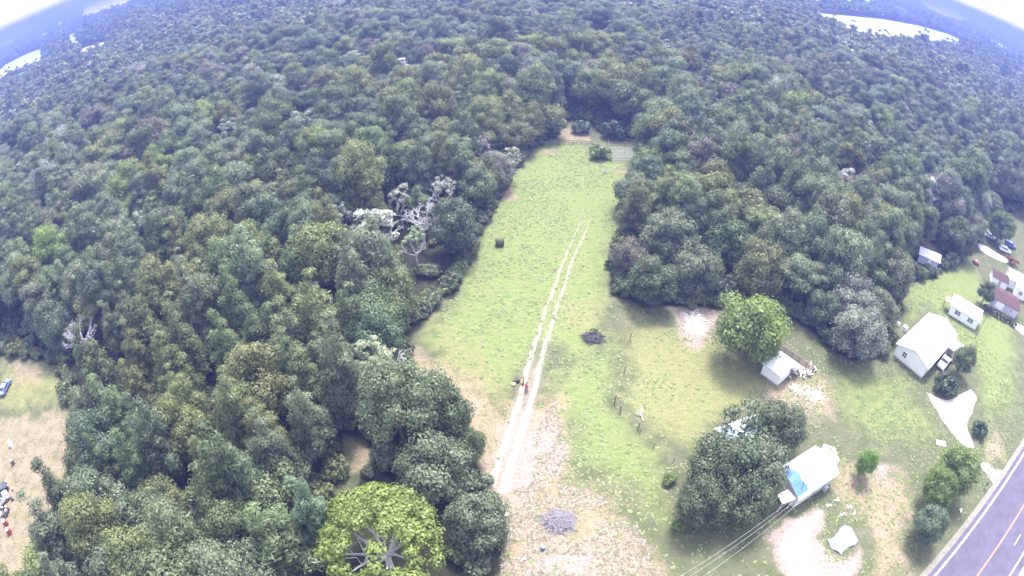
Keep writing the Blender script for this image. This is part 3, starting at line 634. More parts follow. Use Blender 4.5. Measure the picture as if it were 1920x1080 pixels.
own = np.zeros(NT, bool); own[top] = True

zs[kindsel == 'pine'] *= .88
# landmarks for telling forest trees apart
LM = [('huge spreading lime tree', 700, 1000), ('reddish gap in the wood', 665, 860), ('bare silver tree', 140, 610), ('tan soil of the left clearing', 100, 800),
      ('pale thin tree at the field corner', 700, 655), ('lower left corner of the photo', 20, 1060), ('small spiky tree', 866, 782), ('brush heap', 1040, 980), ('blue car in the left clearing', 12, 730),
      ('red junk by the left edge', 18, 985), ('white limbed dead tree', 790, 392), ('silver willows', 1605, 600), ('little white hut', 1742, 472), ('lone bright green tree', 1410, 610),
      ('fence end by the wood corner', 1195, 580), ('hay bale in the field', 937, 455), ('olive round tree behind the cars', 1878, 425), ('dark pocket midway along the bottom edge', 330, 1040), ('centre of the left wood', 420, 720), ('people by the track', 980, 720)]
FORM = {'pine': 'pine', 'broad': 'round crowned tree', 'tall': 'narrow crowned tree', 'sparse': 'thin leaved tree', 'oak': 'low spreading tree'}
ORD = ['', 'second ', 'third ', 'fourth ', 'fifth ', 'sixth ', 'seventh ', 'eighth ', 'ninth ', 'tenth ']
cells = {}
for i in top:
    dl = [(math.hypot(u[i] - a, v[i] - b), n) for n, a, b in LM]; d0, n0 = min(dl)
    cells.setdefault((n0, HN[hue_i[i]], str(kindsel[i])), []).append((d0, i))
for (n0, hn, kd), lst in cells.items():
    lst.sort()
    for k, (d0, i) in enumerate(lst):
        lab = f"{ORD[min(k, 9)]}closest {hn} {FORM[kd]} to the {n0}"
        nm = {'pine': 'pine_tree', 'sparse': 'sparse_tree'}.get(kd, 'broadleaf_tree')
        vidx = int(g.integers(0, 12))
        put_tree(kd, vidx, (float(PX[i]), float(PY[i])), float(size[i]), float(zs[i]), float(g.uniform(0, 6.28)), cols[i], lab, 'tree', nm, 'trees of the near wood')

# the rest of the wood: one mass, instanced on points
src = bpy.data.collections.new('tree_sources'); ents = []
def add_src(me_list, tag_):
    o = bpy.data.objects.new('src_%03d_%s' % (len(ents), tag_), me_list); src.objects.link(o); ents.append(tag_); return len(ents) - 1
def joined(cm, tm):
    b = bpy.data.objects.new('j', cm.copy()); return b.data
idx = {k: [] for k in ('broad', 'tall', 'pine', 'sparse', 'oak', 'shrub')}
def combine(meshes_xf, name):
    """join crown meshes (triangles) with offsets into one mesh"""
    V, T, A = [], [], []; nb = 0
    for me, off, s in meshes_xf:
        n = len(me.vertices); co = np.empty(n * 3, np.float32); me.vertices.foreach_get('co', co); co = co.reshape(-1, 3) * s + np.array(off)
        li = np.empty(len(me.loops), np.int32); me.loops.foreach_get('vertex_index', li); lv = np.empty(n, np.float32); me.attributes['lv'].data.foreach_get('value', lv)
        V.append(co); T.append(li + nb); A.append(lv); nb += n
    return mesh_np(name, np.concatenate(V), np.concatenate(T), 3, LEAF, np.concatenate(A))
for k in ('broad', 'tall', 'pine', 'sparse', 'oak'):
    for cm, tm, Rr, ht in KIND[k]: idx[k].append(add_src(cm, k))
low = {k: make_kind(k, 3, 900 + 10 * j, 26, .62, True) for j, k in enumerate(('broad', 'tall', 'pine'))}
idx['low'] = [add_src(cm, 'low') for k in low for cm, *_ in low[k]]
vlow = {k: make_kind(k, 2, 950 + 10 * j, 14, 1.0, True) for j, k in enumerate(('broad', 'pine'))}
def clump(n, rad, seed):
    q = np.random.default_rng(seed); L_ = []
    for _ in range(n):
        k = 'broad' if q.random() < .6 else 'pine'; a = q.uniform(0, 6.28); d = rad * math.sqrt(q.random())
        s = q.uniform(.8, 1.3); L_.append((vlow[k][q.integers(0, 2)][0], (d * math.cos(a), d * math.sin(a), 0), np.array([s, s, s * q.uniform(.8, 1.1)])))
    return combine(L_, 'clump')
idx['c2'] = [add_src(clump(4, 6.5, 10 + i), 'c2') for i in range(3)]
idx['c3'] = [add_src(clump(12, 15, 20 + i), 'c3') for i in range(3)]
idx['c4'] = [add_src(clump(40, 36, 30 + i), 'c4') for i in range(3)]
rest = np.where(~own)[0]; n = len(rest); var = np.zeros(n, np.int32); sv = np.zeros((n, 3), np.float32)
for a, i in enumerate(rest):
    l = LOD[i]
    if l == 0: var[a] = idx[str(kindsel[i])][g.integers(0, len(idx[str(kindsel[i])]))]
    else: ky = ('low', 'c2', 'c3', 'c4')[l - 1]; var[a] = idx[ky][g.integers(0, len(idx[ky]))]
    s = size[i] * (1.42 if l == 1 else 1.1); sv[a] = (s, s, zs[i] if l < 3 else 1)
me = bpy.data.meshes.new('wood_points'); me.vertices.add(n); me.vertices.foreach_set('co', np.stack([PX[rest], PY[rest], np.zeros(n)], 1).astype(np.float32).ravel())
a = me.attributes.new('var', 'INT', 'POINT'); a.data.foreach_set('value', var)
a = me.attributes.new('scl', 'FLOAT_VECTOR', 'POINT'); a.data.foreach_set('vector', sv.ravel())
a = me.attributes.new('rot', 'FLOAT_VECTOR', 'POINT'); a.data.foreach_set('vector', np.stack([np.zeros(n), np.zeros(n), g.uniform(0, 6.28, n)], 1).astype(np.float32).ravel())
a = me.attributes.new('tint', 'FLOAT_VECTOR', 'POINT'); a.data.foreach_set('vector', cols[rest].astype(np.float32).ravel())
wood = link('woods', me); tag(wood, 'dense mixed wood running from the field to the horizon', 'wood', kind='stuff')
ng = bpy.data.node_groups.new('wood_scatter', 'GeometryNodeTree'); ng.interface.new_socket('Geometry', in_out='INPUT', socket_type='NodeSocketGeometry'); ng.interface.new_socket('Geometry', in_out='OUTPUT', socket_type='NodeSocketGeometry')
gi = ng.nodes.new('NodeGroupInput'); goo = ng.nodes.new('NodeGroupOutput'); iop = ng.nodes.new('GeometryNodeInstanceOnPoints'); ci = ng.nodes.new('GeometryNodeCollectionInfo')
ci.inputs['Collection'].default_value = src; ci.inputs['Separate Children'].default_value = True; ci.inputs['Reset Children'].default_value = True
def na(nm, dt):
    q = ng.nodes.new('GeometryNodeInputNamedAttribute'); q.data_type = dt; q.inputs['Name'].default_value = nm; return q.outputs['Attribute']
iop.inputs['Pick Instance'].default_value = True
ng.links.new(gi.outputs[0], iop.inputs['Points']); ng.links.new(ci.outputs[0], iop.inputs['Instance']); ng.links.new(na('var', 'INT'), iop.inputs['Instance Index'])
e2r = ng.nodes.new('FunctionNodeEulerToRotation'); ng.links.new(na('rot', 'FLOAT_VECTOR'), e2r.inputs[0]); ng.links.new(e2r.outputs[0], iop.inputs['Rotation']); ng.links.new(na('scl', 'FLOAT_VECTOR'), iop.inputs['Scale'])
ng.links.new(iop.outputs[0], goo.inputs[0])
md = wood.modifiers.new('scatter', 'NODES'); md.node_group = ng
def near_open(x, y, lst, f=.8): return all(math.hypot(x - a_, y - b_) > c_ * f for a_, b_, c_ in lst)
ux, uy = scatter(0, 190, 3.6, 77); sdo = np.minimum.reduce([sdf(ux, uy, OPEN), sdf(ux, uy, LEFTCLR), sdf(ux, uy, GAP)]); kk = sdo > 1.6
for tx, ty, tr in KEEP + [(bx, by, bR)]: kk &= np.hypot(ux - tx, uy - ty) > tr
ux, uy = ux[kk], uy[kk]; ex, ey = [], []
for poly in (OPEN, LEFTCLR, GAP):
    for q0_, q1_ in zip(poly, poly[1:] + poly[:1]):
        ln = math.hypot(q1_[0] - q0_[0], q1_[1] - q0_[1])
        if ln > 60: continue
        for k in range(int(ln / 1.7)):
            t_ = (k + g.uniform(-.4, .4)) * 1.7 / ln; nx_, ny_ = (q1_[1] - q0_[1]) / ln, -(q1_[0] - q0_[0]) / ln; o_ = g.uniform(-.2, 2.6)
            for sg in (1, -1):
                X_, Y_ = q0_[0] + (q1_[0] - q0_[0]) * t_ + nx_ * o_ * sg, q0_[1] + (q1_[1] - q0_[1]) * t_ + ny_ * o_ * sg
                if sdf(np.array([X_]), np.array([Y_]), poly)[0] > 0 and Y_ < 175 and near_open(X_, Y_, KEEP): ex.append(X_); ey.append(Y_)
UX, UY = np.concatenate([ux, ex]), np.concatenate([uy, ey]); n = len(UX)
me = bpy.data.meshes.new('undergrowth_points'); me.vertices.add(n); me.vertices.foreach_set('co', np.stack([UX, UY, np.zeros(n)], 1).astype(np.float32).ravel())
idx['shrub'] = [add_src(cm, 'shrub') for cm, *_ in KIND['shrub']]
a = me.attributes.new('var', 'INT', 'POINT'); a.data.foreach_set('value', np.array([idx['shrub'][g.integers(0, 3)] for _ in range(n)], np.int32))
s_ = g.uniform(.55, 1.25, n); a = me.attributes.new('scl', 'FLOAT_VECTOR', 'POINT'); a.data.foreach_set('vector', np.stack([s_, s_, s_ * g.uniform(.7, 1.3, n)], 1).astype(np.float32).ravel())
a = me.attributes.new('rot', 'FLOAT_VECTOR', 'POINT'); a.data.foreach_set('vector', np.stack([np.zeros(n), np.zeros(n), g.uniform(0, 6.28, n)], 1).astype(np.float32).ravel())
uc = np.array([HUES[HN[i]] for i in g.choice(4, n)]) * g.uniform(.75, 1.2, (n, 1)); a = me.attributes.new('tint', 'FLOAT_VECTOR', 'POINT'); a.data.foreach_set('vector', uc.astype(np.float32).ravel())
ug = link('undergrowth', me); tag(ug, 'bushes and saplings crowding under the wood edge', 'undergrowth', kind='stuff'); m_ = ug.modifiers.new('scatter', 'NODES'); m_.node_group = ng
# grass tufts in the open ground
tx_ = g.uniform(-12, 100, 42000); ty_ = g.uniform(14, 160, 42000); tk = (sdf(tx_, ty_, OPEN) < -1) & (g.random(42000) < (.25 + .75 * (vnoise(tx_ + 50, ty_ + 50, 6, 31) > .5)))
LITTER = G([(1040,740),(1062,860),(1060,900),(1180,950),(1240,1080),(940,1080),(930,940),(1000,900),(1000,820)])
rx_, ry_ = (tx_ - 56.4), (ty_ - 18.3); tk &= (rx_ * .4222 - ry_ * .9065) < -2.5
wzn = [G([(1735,733),(1760,745),(1790,748),(1822,728),(1832,745),(1822,775),(1814,800),(1826,838),(1812,838),(1790,815),(1765,780)]), G(SANDLOOP), G([(1000,690),(1012,690),(1000,780),(1000,860),(985,930),(920,935),(935,880),(962,800),(985,735)])]
tk &= (sdf(tx_, ty_, G([(752,640),(790,650),(850,700),(920,760),(985,760),(1050,740),(1062,860),(1060,900),(1180,960),(1240,1080),(930,1080),(900,900),(850,800),(765,700)])) > 0) | (g.random(42000) < .3)
for p_ in wzn: tk &= sdf(tx_, ty_, p_) > .3
for a_, b_, c_ in KEEP: tk &= np.hypot(tx_ - a_, ty_ - b_) > c_ * .75
tx_, ty_ = tx_[tk], ty_[tk]; n = len(tx_)
tuft_me = crown('tuft', [((0, 0, .35), .8, .6), ((.8, .3, .2), .55, .6), ((-.6, .6, .2), .5, .6)], 34, .34, 88, asp=1.6, up=.6, upb=.1, tilt=.7, core=.4); ti = add_src(tuft_me, 'tuft')
lx = g.uniform(-10, 20, 30000); ly = g.uniform(18, 62, 30000); lk = (sdf(lx, ly, LITTER) < 0) & (vnoise(lx + 70, ly + 70, 2.2, 61) > .42); lx, ly = lx[lk][:5200], ly[lk][:5200]
lx = np.concatenate([lx, g.normal(0, 1, 500) * 3.2 + at(1500, 790)[0]]); ly = np.concatenate([ly, g.normal(0, 1, 500) * 2.2 + at(1500, 760)[1]])
nt_ = n; tx_ = np.concatenate([tx_, lx]); ty_ = np.concatenate([ty_, ly]); n = len(tx_)
me = bpy.data.meshes.new('tuft_points'); me.vertices.add(n); me.vertices.foreach_set('co', np.stack([tx_, ty_, np.zeros(n)], 1).astype(np.float32).ravel())
a = me.attributes.new('var', 'INT', 'POINT'); a.data.foreach_set('value', np.full(n, ti, np.int32))
s_ = g.uniform(.06, .20, n); s_[nt_:] *= .62; a = me.attributes.new('scl', 'FLOAT_VECTOR', 'POINT'); a.data.foreach_set('vector', np.stack([s_ * 1.3, s_, s_ * g.uniform(.35, .8, n)], 1).astype(np.float32).ravel())
a = me.attributes.new('rot', 'FLOAT_VECTOR', 'POINT'); a.data.foreach_set('vector', np.stack([np.zeros(n), np.zeros(n), g.uniform(0, 6.28, n)], 1).astype(np.float32).ravel())
tc_ = np.array([(.17, .22, .08), (.20, .235, .095), (.21, .26, .09), (.13, .17, .07), (.23, .235, .12)])[g.choice(5, n, p=[.28, .24, .22, .14, .12])]; tc_[nt_:] = np.array([(.31, .26, .20), (.36, .31, .28), (.15, .13, .09), (.15, .18, .08), (.26, .20, .16)])[g.choice(5, n - nt_)]; a = me.attributes.new('tint', 'FLOAT_VECTOR', 'POINT'); a.data.foreach_set('vector', tc_.astype(np.float32).ravel())
gt = link('grass_tufts', me); tag(gt, 'tufts of rough grass and weeds over the open field', 'grass', kind='stuff'); m_ = gt.modifiers.new('scatter', 'NODES'); m_.node_group = ng
print('TREES', NT, 'own', int(own.sum()), 'lod', [int((LOD == k).sum()) for k in range(5)])

# ------------------------------------------------------------------ buildings
def window(t, c, d, rz=0, ry=0, frame=WHITE, axis='x'):
    """a window set on a wall: frame proud of the wall, pane inside it"""
    b = MB()
    if axis == 'x':      # wall faces +-x
        sx = d[0]
        for yy in (-d[1] / 2, 0, d[1] / 2): b.box((c[0], c[1] + yy, c[2]), (sx, .08, d[2]))
        for zz in (-d[2] / 2, 0, d[2] / 2): b.box((c[0], c[1], c[2] + zz), (sx * .96, d[1], .08))
        f = b.build('window', frame, t); MB().box(c, (sx * .6, d[1], d[2])).build('pane', GLASS, f)
    else:
        sy = d[1]
        for xx in (-d[0] / 2, 0, d[0] / 2): b.box((c[0] + xx, c[1], c[2]), (.08, sy, d[2]))
        for zz in (-d[2] / 2, 0, d[2] / 2): b.box((c[0], c[1], c[2] + zz), (d[0], sy * .96, .08))
        f = b.build('window', frame, t); MB().box(c, (d[0], sy * .6, d[2])).build('pane', GLASS, f)
    return f
def door(t, c, d, axis, m=None):
    dd = MB().box(c, d).build('door', m or GREY, t)
    k = (c[0] + (d[0] * .7 if axis == 'x' else d[0] * .35), c[1] + (d[1] * .7 if axis == 'y' else d[1] * .35), c[2] - .05)
    MB().box(k, (.09, .09, .09)).build('handle', DARK, dd)
def gable_house(t, Lx, Wy, hw, hr, wallm, roofm, over=.4, ridge='x', rname='roof', y0=0, x0=0, th=.12, wall=True):
    """footprint x0..x0+Lx, y0..y0-Wy; ridge along x or y"""
    if wall:
        b = MB()
        if ridge == 'x': b.prism([(y0, .25), (y0 - Wy, .25), (y0 - Wy, hw), (y0 - Wy / 2, hr - .02), (y0, hw)], x0, x0 + Lx, 'x')
        else: b.prism([(x0, .25), (x0 + Lx, .25), (x0 + Lx, hw), (x0 + Lx / 2, hr - .02), (x0, hw)], y0 - Wy, y0, 'y')
        b.build('wall', wallm, t)
        MB().box((x0 + Lx / 2, y0 - Wy / 2, .13), (Lx + .06, Wy + .06, .26)).build('foundation', CONC, t)
    b = MB(); e = over
    if ridge == 'x':
        sl_ = (hr - hw) / (Wy / 2); ze = hw - sl_ * e
        for s in (1, -1):
            ym = y0 - Wy / 2; ye = ym + s * (Wy / 2 + e)
            b.slab([(x0 - e, ym, hr + th), (x0 + Lx + e, ym, hr + th), (x0 + Lx + e, ye, ze + th), (x0 - e, ye, ze + th)], th * .9)
        b.build(rname, roofm, t)
        return sl_, ze
    else:
        sl_ = (hr - hw) / (Lx / 2); ze = hw - sl_ * e
        for s in (1, -1):
            xm = x0 + Lx / 2; xe = xm + s * (Lx / 2 + e)
            b.slab([(xm, y0 + e, hr + th), (xm, y0 - Wy - e, hr + th), (xe, y0 - Wy - e, ze + th), (xe, y0 + e, ze + th)], th * .9)
        b.build(rname, roofm, t)
        return sl_, ze

# long white house
hA = thing('house', 'long white house with a bright metal gable roof by the gravel drive', 'house', at(1683, 645, 2.8)[0:2], math.atan2(8.2, 14.5))
hA.location.z = 0; hA.location.x += .35; hA.location.y += 0
gable_house(hA, 16.2, 7.4, 2.8, 4.1, mat('white_siding', (.78, .77, .79), .6, .04, 1.5), WROOF, .45)
window(hA, (-.03, -2.1, 1.75), (.14, 1.0, 1.1)); window(hA, (16.23, -3.5, 1.75), (.14, 1.0, 1.1))
for x in (2.5, 6.5, 12.5): window(hA, (x, .03, 1.7), (1.0, .14, 1.0), axis='y')
for x in (2.2, 8.6): window(hA, (x, -7.43, 1.7), (1.1, .14, 1.0), axis='y')
door(hA, (6.0, -7.45, 1.3), (.95, .1, 2.05), 'y')
# small vents sprinkled over the roof
for x in (2.6, 6.0, 9.4, 12.8):
    for y, z in ((-1.4, 3.5), (-2.9, 3.95), (-4.5, 3.95), (-6.0, 3.5)):
        MB().tube([(x, y, z), (x, y, z + .42)], .13, 6).build('roof_vent', WOOD, hA)
MB().box((16.25, -3.7, 4.22), (.9, .35, .05)).build('ridge_cap', WROOF, hA)
b = MB(); b.slab([(10.2, -7.5, 2.78), (14.6, -7.5, 2.78), (15.4, -10.9, 2.45), (11.2, -9.6, 2.5)], .1); b.build('porch_roof', WROOF, hA)
for p in ((11.2, -9.5), (15.2, -10.6), (10.4, -7.9)): MB().box((p[0], p[1], 1.2), (.14, .14, 2.4)).build('post', WHITE, hA)
MB().box((13.0, -8.9, .2), (4.6, 2.9, .4)).build('porch_floor', WOOD, hA)
b = MB(); b.slab([(15.4, -5.2, 2.9), (18.0, -4.6, 2.5), (18.3, -6.8, 2.4), (15.6, -7.4, 2.75)], .1); b.build('awning', WROOF, hA)
for p in ((17.8, -4.8), (18.1, -6.6)): MB().box((*p, 1.2), (.12, .12, 2.35)).build('awning_post', WHITE, hA)

# small white cottage with two dark windows
pA, pB = Vector(at(1785, 572, 2.5)), Vector(at(1836, 603, 2.5)); dv = pB - pA
cD = thing('cottage', 'small white cottage with two dark front windows behind the long house', 'house', pA, math.atan2(dv.y, dv.x))
LD = dv.length; b = MB(); b.box((LD / 2, 2.2, 1.35), (LD, 4.4, 2.3)); b.build('wall', WHITE, cD)
MB().box((LD / 2, 2.2, .1), (LD - .1, 4.3, .2)).build('foundation', CONC, cD)
b = MB(); b.slab([(-.35, -.3, 2.62), (LD + .35, -.3, 2.62), (LD + .35, 4.9, 2.95), (-.35, 4.9, 2.95)], .14); b.build('roof', WROOF, cD)
for x in (LD * .27, LD * .73): window(cD, (x, -.03, 1.55), (1.5, .14, 1.0), axis='y')
door(cD, (LD * .5, -.04, 1.2), (.9, .1, 1.95), 'y', WHITE)
b = MB(); b.slab([(-2.0, .4, 2.3), (-.4, .4, 2.4), (-.4, 3.2, 2.4), (-2.0, 3.2, 2.3)], .1); b.build('porch_roof', WOOD, cD)
[MB().box((-1.85, y, 1.1), (.1, .1, 2.2)).build('post', WOOD, cD) for y in (.6, 3.0)]
sp_ = thing('pole', 'thin dark pole standing in the grass just below the small white cottage', 'pole', at(1828, 634))
b = MB(); b.tube([(0, 0, -.2), (.05, 0, 2.8), (.1, 0, 5.4)], [.09, .08, .06], 7); b.build('shaft', WOOD, sp_)
b = MB(); b.tube([(.1, 0, 5.35), (.1, 0, 5.55)], [.11, .05], 7); b.build('cap', DARK, sp_)

# small white shed with a lean-to and its junk
pA, pB = Vector(at(1433, 682, 2.2)), Vector(at(1463, 704, 2.2)); dv = pB - pA
sE = thing('shed', 'small white gabled shed with a lean-to below the lone bright tree', 'shed', pA, math.atan2(dv.y, dv.x)); LE = dv.length + .2
gable_house(sE, LE, 3.6, 2.2, 2.9, WHITE, WROOF, .25, 'x', y0=3.6)
door(sE, (LE + .03, 1.6, 1.15), (.1, 1.1, 1.8), 'x', WHITE)
b = MB(); b.slab([(-.2, 3.95, 2.15), (LE + .9, 3.95, 2.15), (LE + .9, 5.5, 1.75), (-.2, 5.5, 1.75)], .08); b.build('lean_to_roof', WROOF, sE)
[MB().box((x, 5.35, .85), (.1, .1, 1.7)).build('post', WOOD, sE) for x in (0, LE / 2, LE + .7)]
fr = thing('fence', 'low weathered plank fence running along the far side of the white shed', 'fence', at(1458, 652), 0)
q0, q1 = Vector((0, 0)), Vector(at(1522, 697)) - Vector(at(1458, 652)); 
for k in range(6):
    p = q0.lerp(q1, k / 5); MB().box((p.x, p.y, .55), (.12, .12, 1.2)).build('post', WOOD, fr)
b = MB(); a_ = math.atan2(q1.y, q1.x)
for z in (.35, .7, 1.0): b.box((q1.x / 2, q1.y / 2, z), (q1.length, .05, .2), a_)
b.build('rail', mat('faded_red_board', (.33, .24, .23), .9, .25, 4), fr)
jp = thing('junk_heap', 'heap of pale boards and scrap spilling from the white shed', 'junk heap', at(1497, 697))
for k in range(34):
    MB().box((rnd.gauss(0, 1.3), rnd.gauss(0, .9), rnd.uniform(.05, .5)), (rnd.uniform(.6, 2.2), rnd.uniform(.1, .3), .05), rnd.uniform(0, 3.1), rnd.uniform(-.3, .3), rnd.uniform(-.3, .3)).build('board', PALEWOOD, jp)
for k in range(9): MB().box((rnd.gauss(-.3, 1.1), rnd.gauss(0, .9), .3), (rnd.uniform(.3, .9), rnd.uniform(.3, .7), rnd.uniform(.3, .7)), rnd.uniform(0, 3), taper=rnd.uniform(.6, 1)).build('scrap_piece', GREY, jp)

# white house under the oaks
pA, pB = Vector(at(1500, 932, 2.7)), Vector(at(1569, 886, 2.7)); dv = pB - pA
hB = thing('house', 'white roofed house half hidden by the dark oak clump', 'house', pA, math.atan2(dv.y, dv.x)); LB = dv.length
gable_house(hB, LB, 5.0, 2.7, 3.6, mat('grey_siding', (.55, .54, .56), .7, .08, 1.5), ribbed('bright_metal_roof', (.82, .82, .86)), .35, 'x', y0=5.0)
for x in (LB * .3, LB * .72): window(hB, (x, -.03, 1.6), (1.0, .14, .9), axis='y')
door(hB, (LB * .5, -.05, 1.2), (.9, .1, 1.95), 'y')
window(hB, (LB + .03, 2.2, 1.6), (.14, 1.0, .9))
b = MB(); b.slab([(-2.6, .6, 2.35), (-.5, .2, 2.5), (-.5, 2.0, 2.5), (-2.4, 2.2, 2.35)], .1); b.build('porch_roof', WHITE, hB)
[MB().box((x, y, 1.15), (.1, .1, 2.3)).build('post', WHITE, hB) for x, y in ((-2.4, .75), (-2.3, 2.0), (-.8, .4))]
b = MB(); b.tube([(.3, .2, 2.2), (1.2, 1.6, 5.4)], [.05, .035], 6); b.build('service_mast', DARK, hB)
b = MB(); b.tube([(2.0, 1.6, 3.0), (2.0, 1.6, 3.5)], .12, 8); b.build('flue', GREY, hB)
MB().box((LB * .8, -.4, .5), (.6, .6, .9)).build('cooling_unit', GREY, hB)
tb = MB(); tv = []
for i in range(13):
    for j in range(7):
        x = -.45 + 2.1 * i / 12 * (1 + .12 * math.sin(j * 2.1)); y = .1 + 4.8 * j / 6; zr = 2.7 + (1 - abs(y - 2.5) / 2.5) * .9 + .2; tv.append((x, y, zr + .05 * math.sin(i * 1.7 + j)))
tb.add(tv, [(i * 7 + j, (i + 1) * 7 + j, (i + 1) * 7 + j + 1, i * 7 + j + 1) for i in range(12) for j in range(6)])
bt_ = tb.build('tarp', mat('sky_blue_tarp', (.07, .15, .55), .6, .15, 1.5), None, smooth=True); tag(bt_, 'sky blue tarp over the oak side end of the white house roof', 'tarp'); bt_.location = hB.location; bt_.rotation_euler = hB.rotation_euler
cp = flat('patio', G([(1545, 832), (1566, 840), (1574, 862), (1562, 880), (1535, 852)]), .014, mat('pink_concrete', (.42, .34, .33), .9, .12, 1.2))
# blue roofed building below the oaks
sB = thing('barn', 'pale blue roofed barn showing in bits through the oak crowns', 'barn', at(1358, 822, 3.4), R(16))
gable_house(sB, 6.6, 3.4, 3.2, 3.9, mat('blue_grey_siding', (.40, .43, .50), .8, .1, 1), BLUEROOF, .3, 'x', y0=1.9)
door(sB, (3.2, -1.55, 1.3), (2.2, .1, 2.2), 'y'); window(sB, (5.5, -1.53, 1.6), (.9, .14, .8), axis='y')
# white hut in the wood edge
pC = at(1742, 478, 2)
hC = thing('hut', 'little white hut with a blue side at the edge of the right wood', 'hut', pC, R(-35))
gable_house(hC, 5.6, 4.2, 2.3, 3.2, mat('blue_wall', (.45, .48, .68), .7, .1, 2), WROOF, .4, 'x', y0=2.1, x0=-2.8); window(hC, (-2.83, 0, 1.4), (.14, .9, .8)); door(hC, (.3, -2.15, 1.2), (.9, .1, 1.9), 'y', WHITE)

# right edge compound: white roof, two maroon roofs
hF = thing('house', 'white metal roofed house at the right edge behind the maroon roofs', 'house', at(1893, 512, 3), R(-42))
gable_house(hF, 13, 6.4, 2.8, 4.0, WHITE, WROOF, .4, 'x', y0=4)
b = MB(); b.slab([(2.5, 1.2, 4.1), (6.2, 1.2, 4.1), (6.6, -5.6, 2.9), (2.0, -5.6, 2.9)], .12); b.build('wing_roof', WROOF, hF)
MB().box((4.3, -3.9, 1.35), (3.6, 2.9, 2.6)).build('wing_wall', WHITE, hF); window(hF, (4.3, -5.38, 1.6), (1.2, .14, 1.0), axis='y'); window(hF, (9.5, -2.43, 1.6), (1.2, .14, 1.0), axis='y')
sG = thing('shed', 'maroon roofed shed between the orange brush and the larger maroon roof', 'shed', at(1876, 516, 2.4), R(-38))
gable_house(sG, 5.0, 4.6, 2.2, 2.9, WHITE, MAROON, .3, 'x', y0=2.3, x0=-2.5); door(sG, (0, -2.35, 1.15), (.9, .1, 1.8), 'y')
sH = thing('garage', 'larger maroon roofed garage with a cluttered front at the right edge', 'garage', at(1885, 556, 2.6), R(-40))
gable_house(sH, 8.6, 6.6, 2.4, 3.2, mat('lavender_siding', (.45, .42, .52), .8, .1, 2), MAROON, .35, 'x', y0=3.3, x0=-4.3)
door(sH, (-1.4, -3.35, 1.3), (2.4, .1, 2.1), 'y', WHITE); window(sH, (2.4, -3.33, 1.5), (1.0, .14, .8), axis='y')
j2 = thing('junk_heap', 'clutter of blue and white scrap in front of the larger maroon roof', 'junk heap', at(1889, 577), 0)
for nm, m, n in (('board', PALEWOOD, 12), ('scrap_piece', mat('blue_scrap', (.30, .36, .62), .6, .3, 4), 10), ('crate', DARK, 5)):
    for k in range(n): MB().box((rnd.gauss(0, 2.6), rnd.gauss(0, 1.0), .3), (rnd.uniform(.3, 1.3), rnd.uniform(.2, .7), rnd.uniform(.2, .7)), rnd.uniform(0, 3)).build(nm, m, j2)
ob = crown('foliage', [((rnd.gauss(0, 1.1), rnd.gauss(0, .9), rnd.uniform(.4, 1.5)), rnd.uniform(.5, .9), .8) for _ in range(9)], 60, .25, 71)
oo_ = thing('bush', 'orange brown bush touching the white roof at the right edge', 'bush', at(1897, 497)); c = link('foliage', ob, oo_); c['tint'] = (.22, .09, .045)
b = MB(); [b.tube([(0, 0, 0), (rnd.uniform(-.8, .8), rnd.uniform(-.8, .8), 1.4)], .04, 4) for _ in range(5)]; b.build('stem', BARK, oo_)
rb = thing('water_tank', 'round faded red tank on the grass left of the maroon shed', 'tank', at(1829, 494))
b = MB(); b.tube([(0, 0, 0), (0, 0, .8), (0, 0, .95)], [1.1, 1.1, .8], 16); b.build('tank_body', mat('faded_red', (.18, .07, .07), .7, .2, 3), rb)
b = MB(); b.tube([(0, 0, .94), (0, 0, 1.08)], .28, 10); b.build('lid', GREY, rb)
lf = thing('hedge', 'dark low hedge below the larger maroon roof', 'hedge', at(1852, 585), R(-42)); lb = [((x, rnd.uniform(-.3, .3), .7), .75, .9) for x in np.arange(-1, 9, .8)]
c = link('foliage', crown('foliage', lb, 40, .25, 72), lf); c['tint'] = (.07, .075, .05)

# distant homestead at the top right edge
FB = [((1833, 178), 9, 5, 'small white farm roof leftmost of the distant homestead'), ((1850, 196), 6, 5, 'tiny white shed between the distant farm roofs'), ((1866, 204), 9, 5, 'long pale shed at the middle of the distant homestead'),
      ((1883, 211), 12, 9, 'largest white house of the distant homestead'), ((1893, 184), 16, 5, 'long pale barn above the distant homestead'), ((1905, 218), 9, 6, 'lavender white house right of the largest distant house'), ((1914, 228), 8, 6, 'small white building nearest the right edge of the distant homestead')]
for (p, L_, W_, lab) in FB:
    f = thing('farm_building', lab, 'building', at(*p, 3), R(-40), 'distant farm buildings')
    gable_house(f, L_, W_, 3, 4.3, WHITE if W_ != 9 else mat('pinkish_wall', (.62, .50, .50), .8, .1, 1), WROOF, .4, 'x', y0=W_ / 2, x0=-L_ / 2); door(f, (0, -W_ / 2 - .06, 1.3), (1, .1, 2), 'y')
for (p, L_, W_, lab) in [((1813, 143), 14, 8, 'lone white roof standing in the far right wood'), ((1572, 125), 10, 6, 'pale roof deep in the top right wood'), ((1805, 80), 30, 12, 'white barn at the tip of the long pale field')]:
    f = thing('farm_building', lab, 'building', at(*p, 4), R(-20), 'lone far buildings')
    gable_house(f, L_, W_, 4, 6.3, WHITE, WROOF, .4, 'x', y0=W_ / 2, x0=-L_ / 2); door(f, (0, -W_ / 2 - .06, 1.3), (1, .1, 2), 'y')

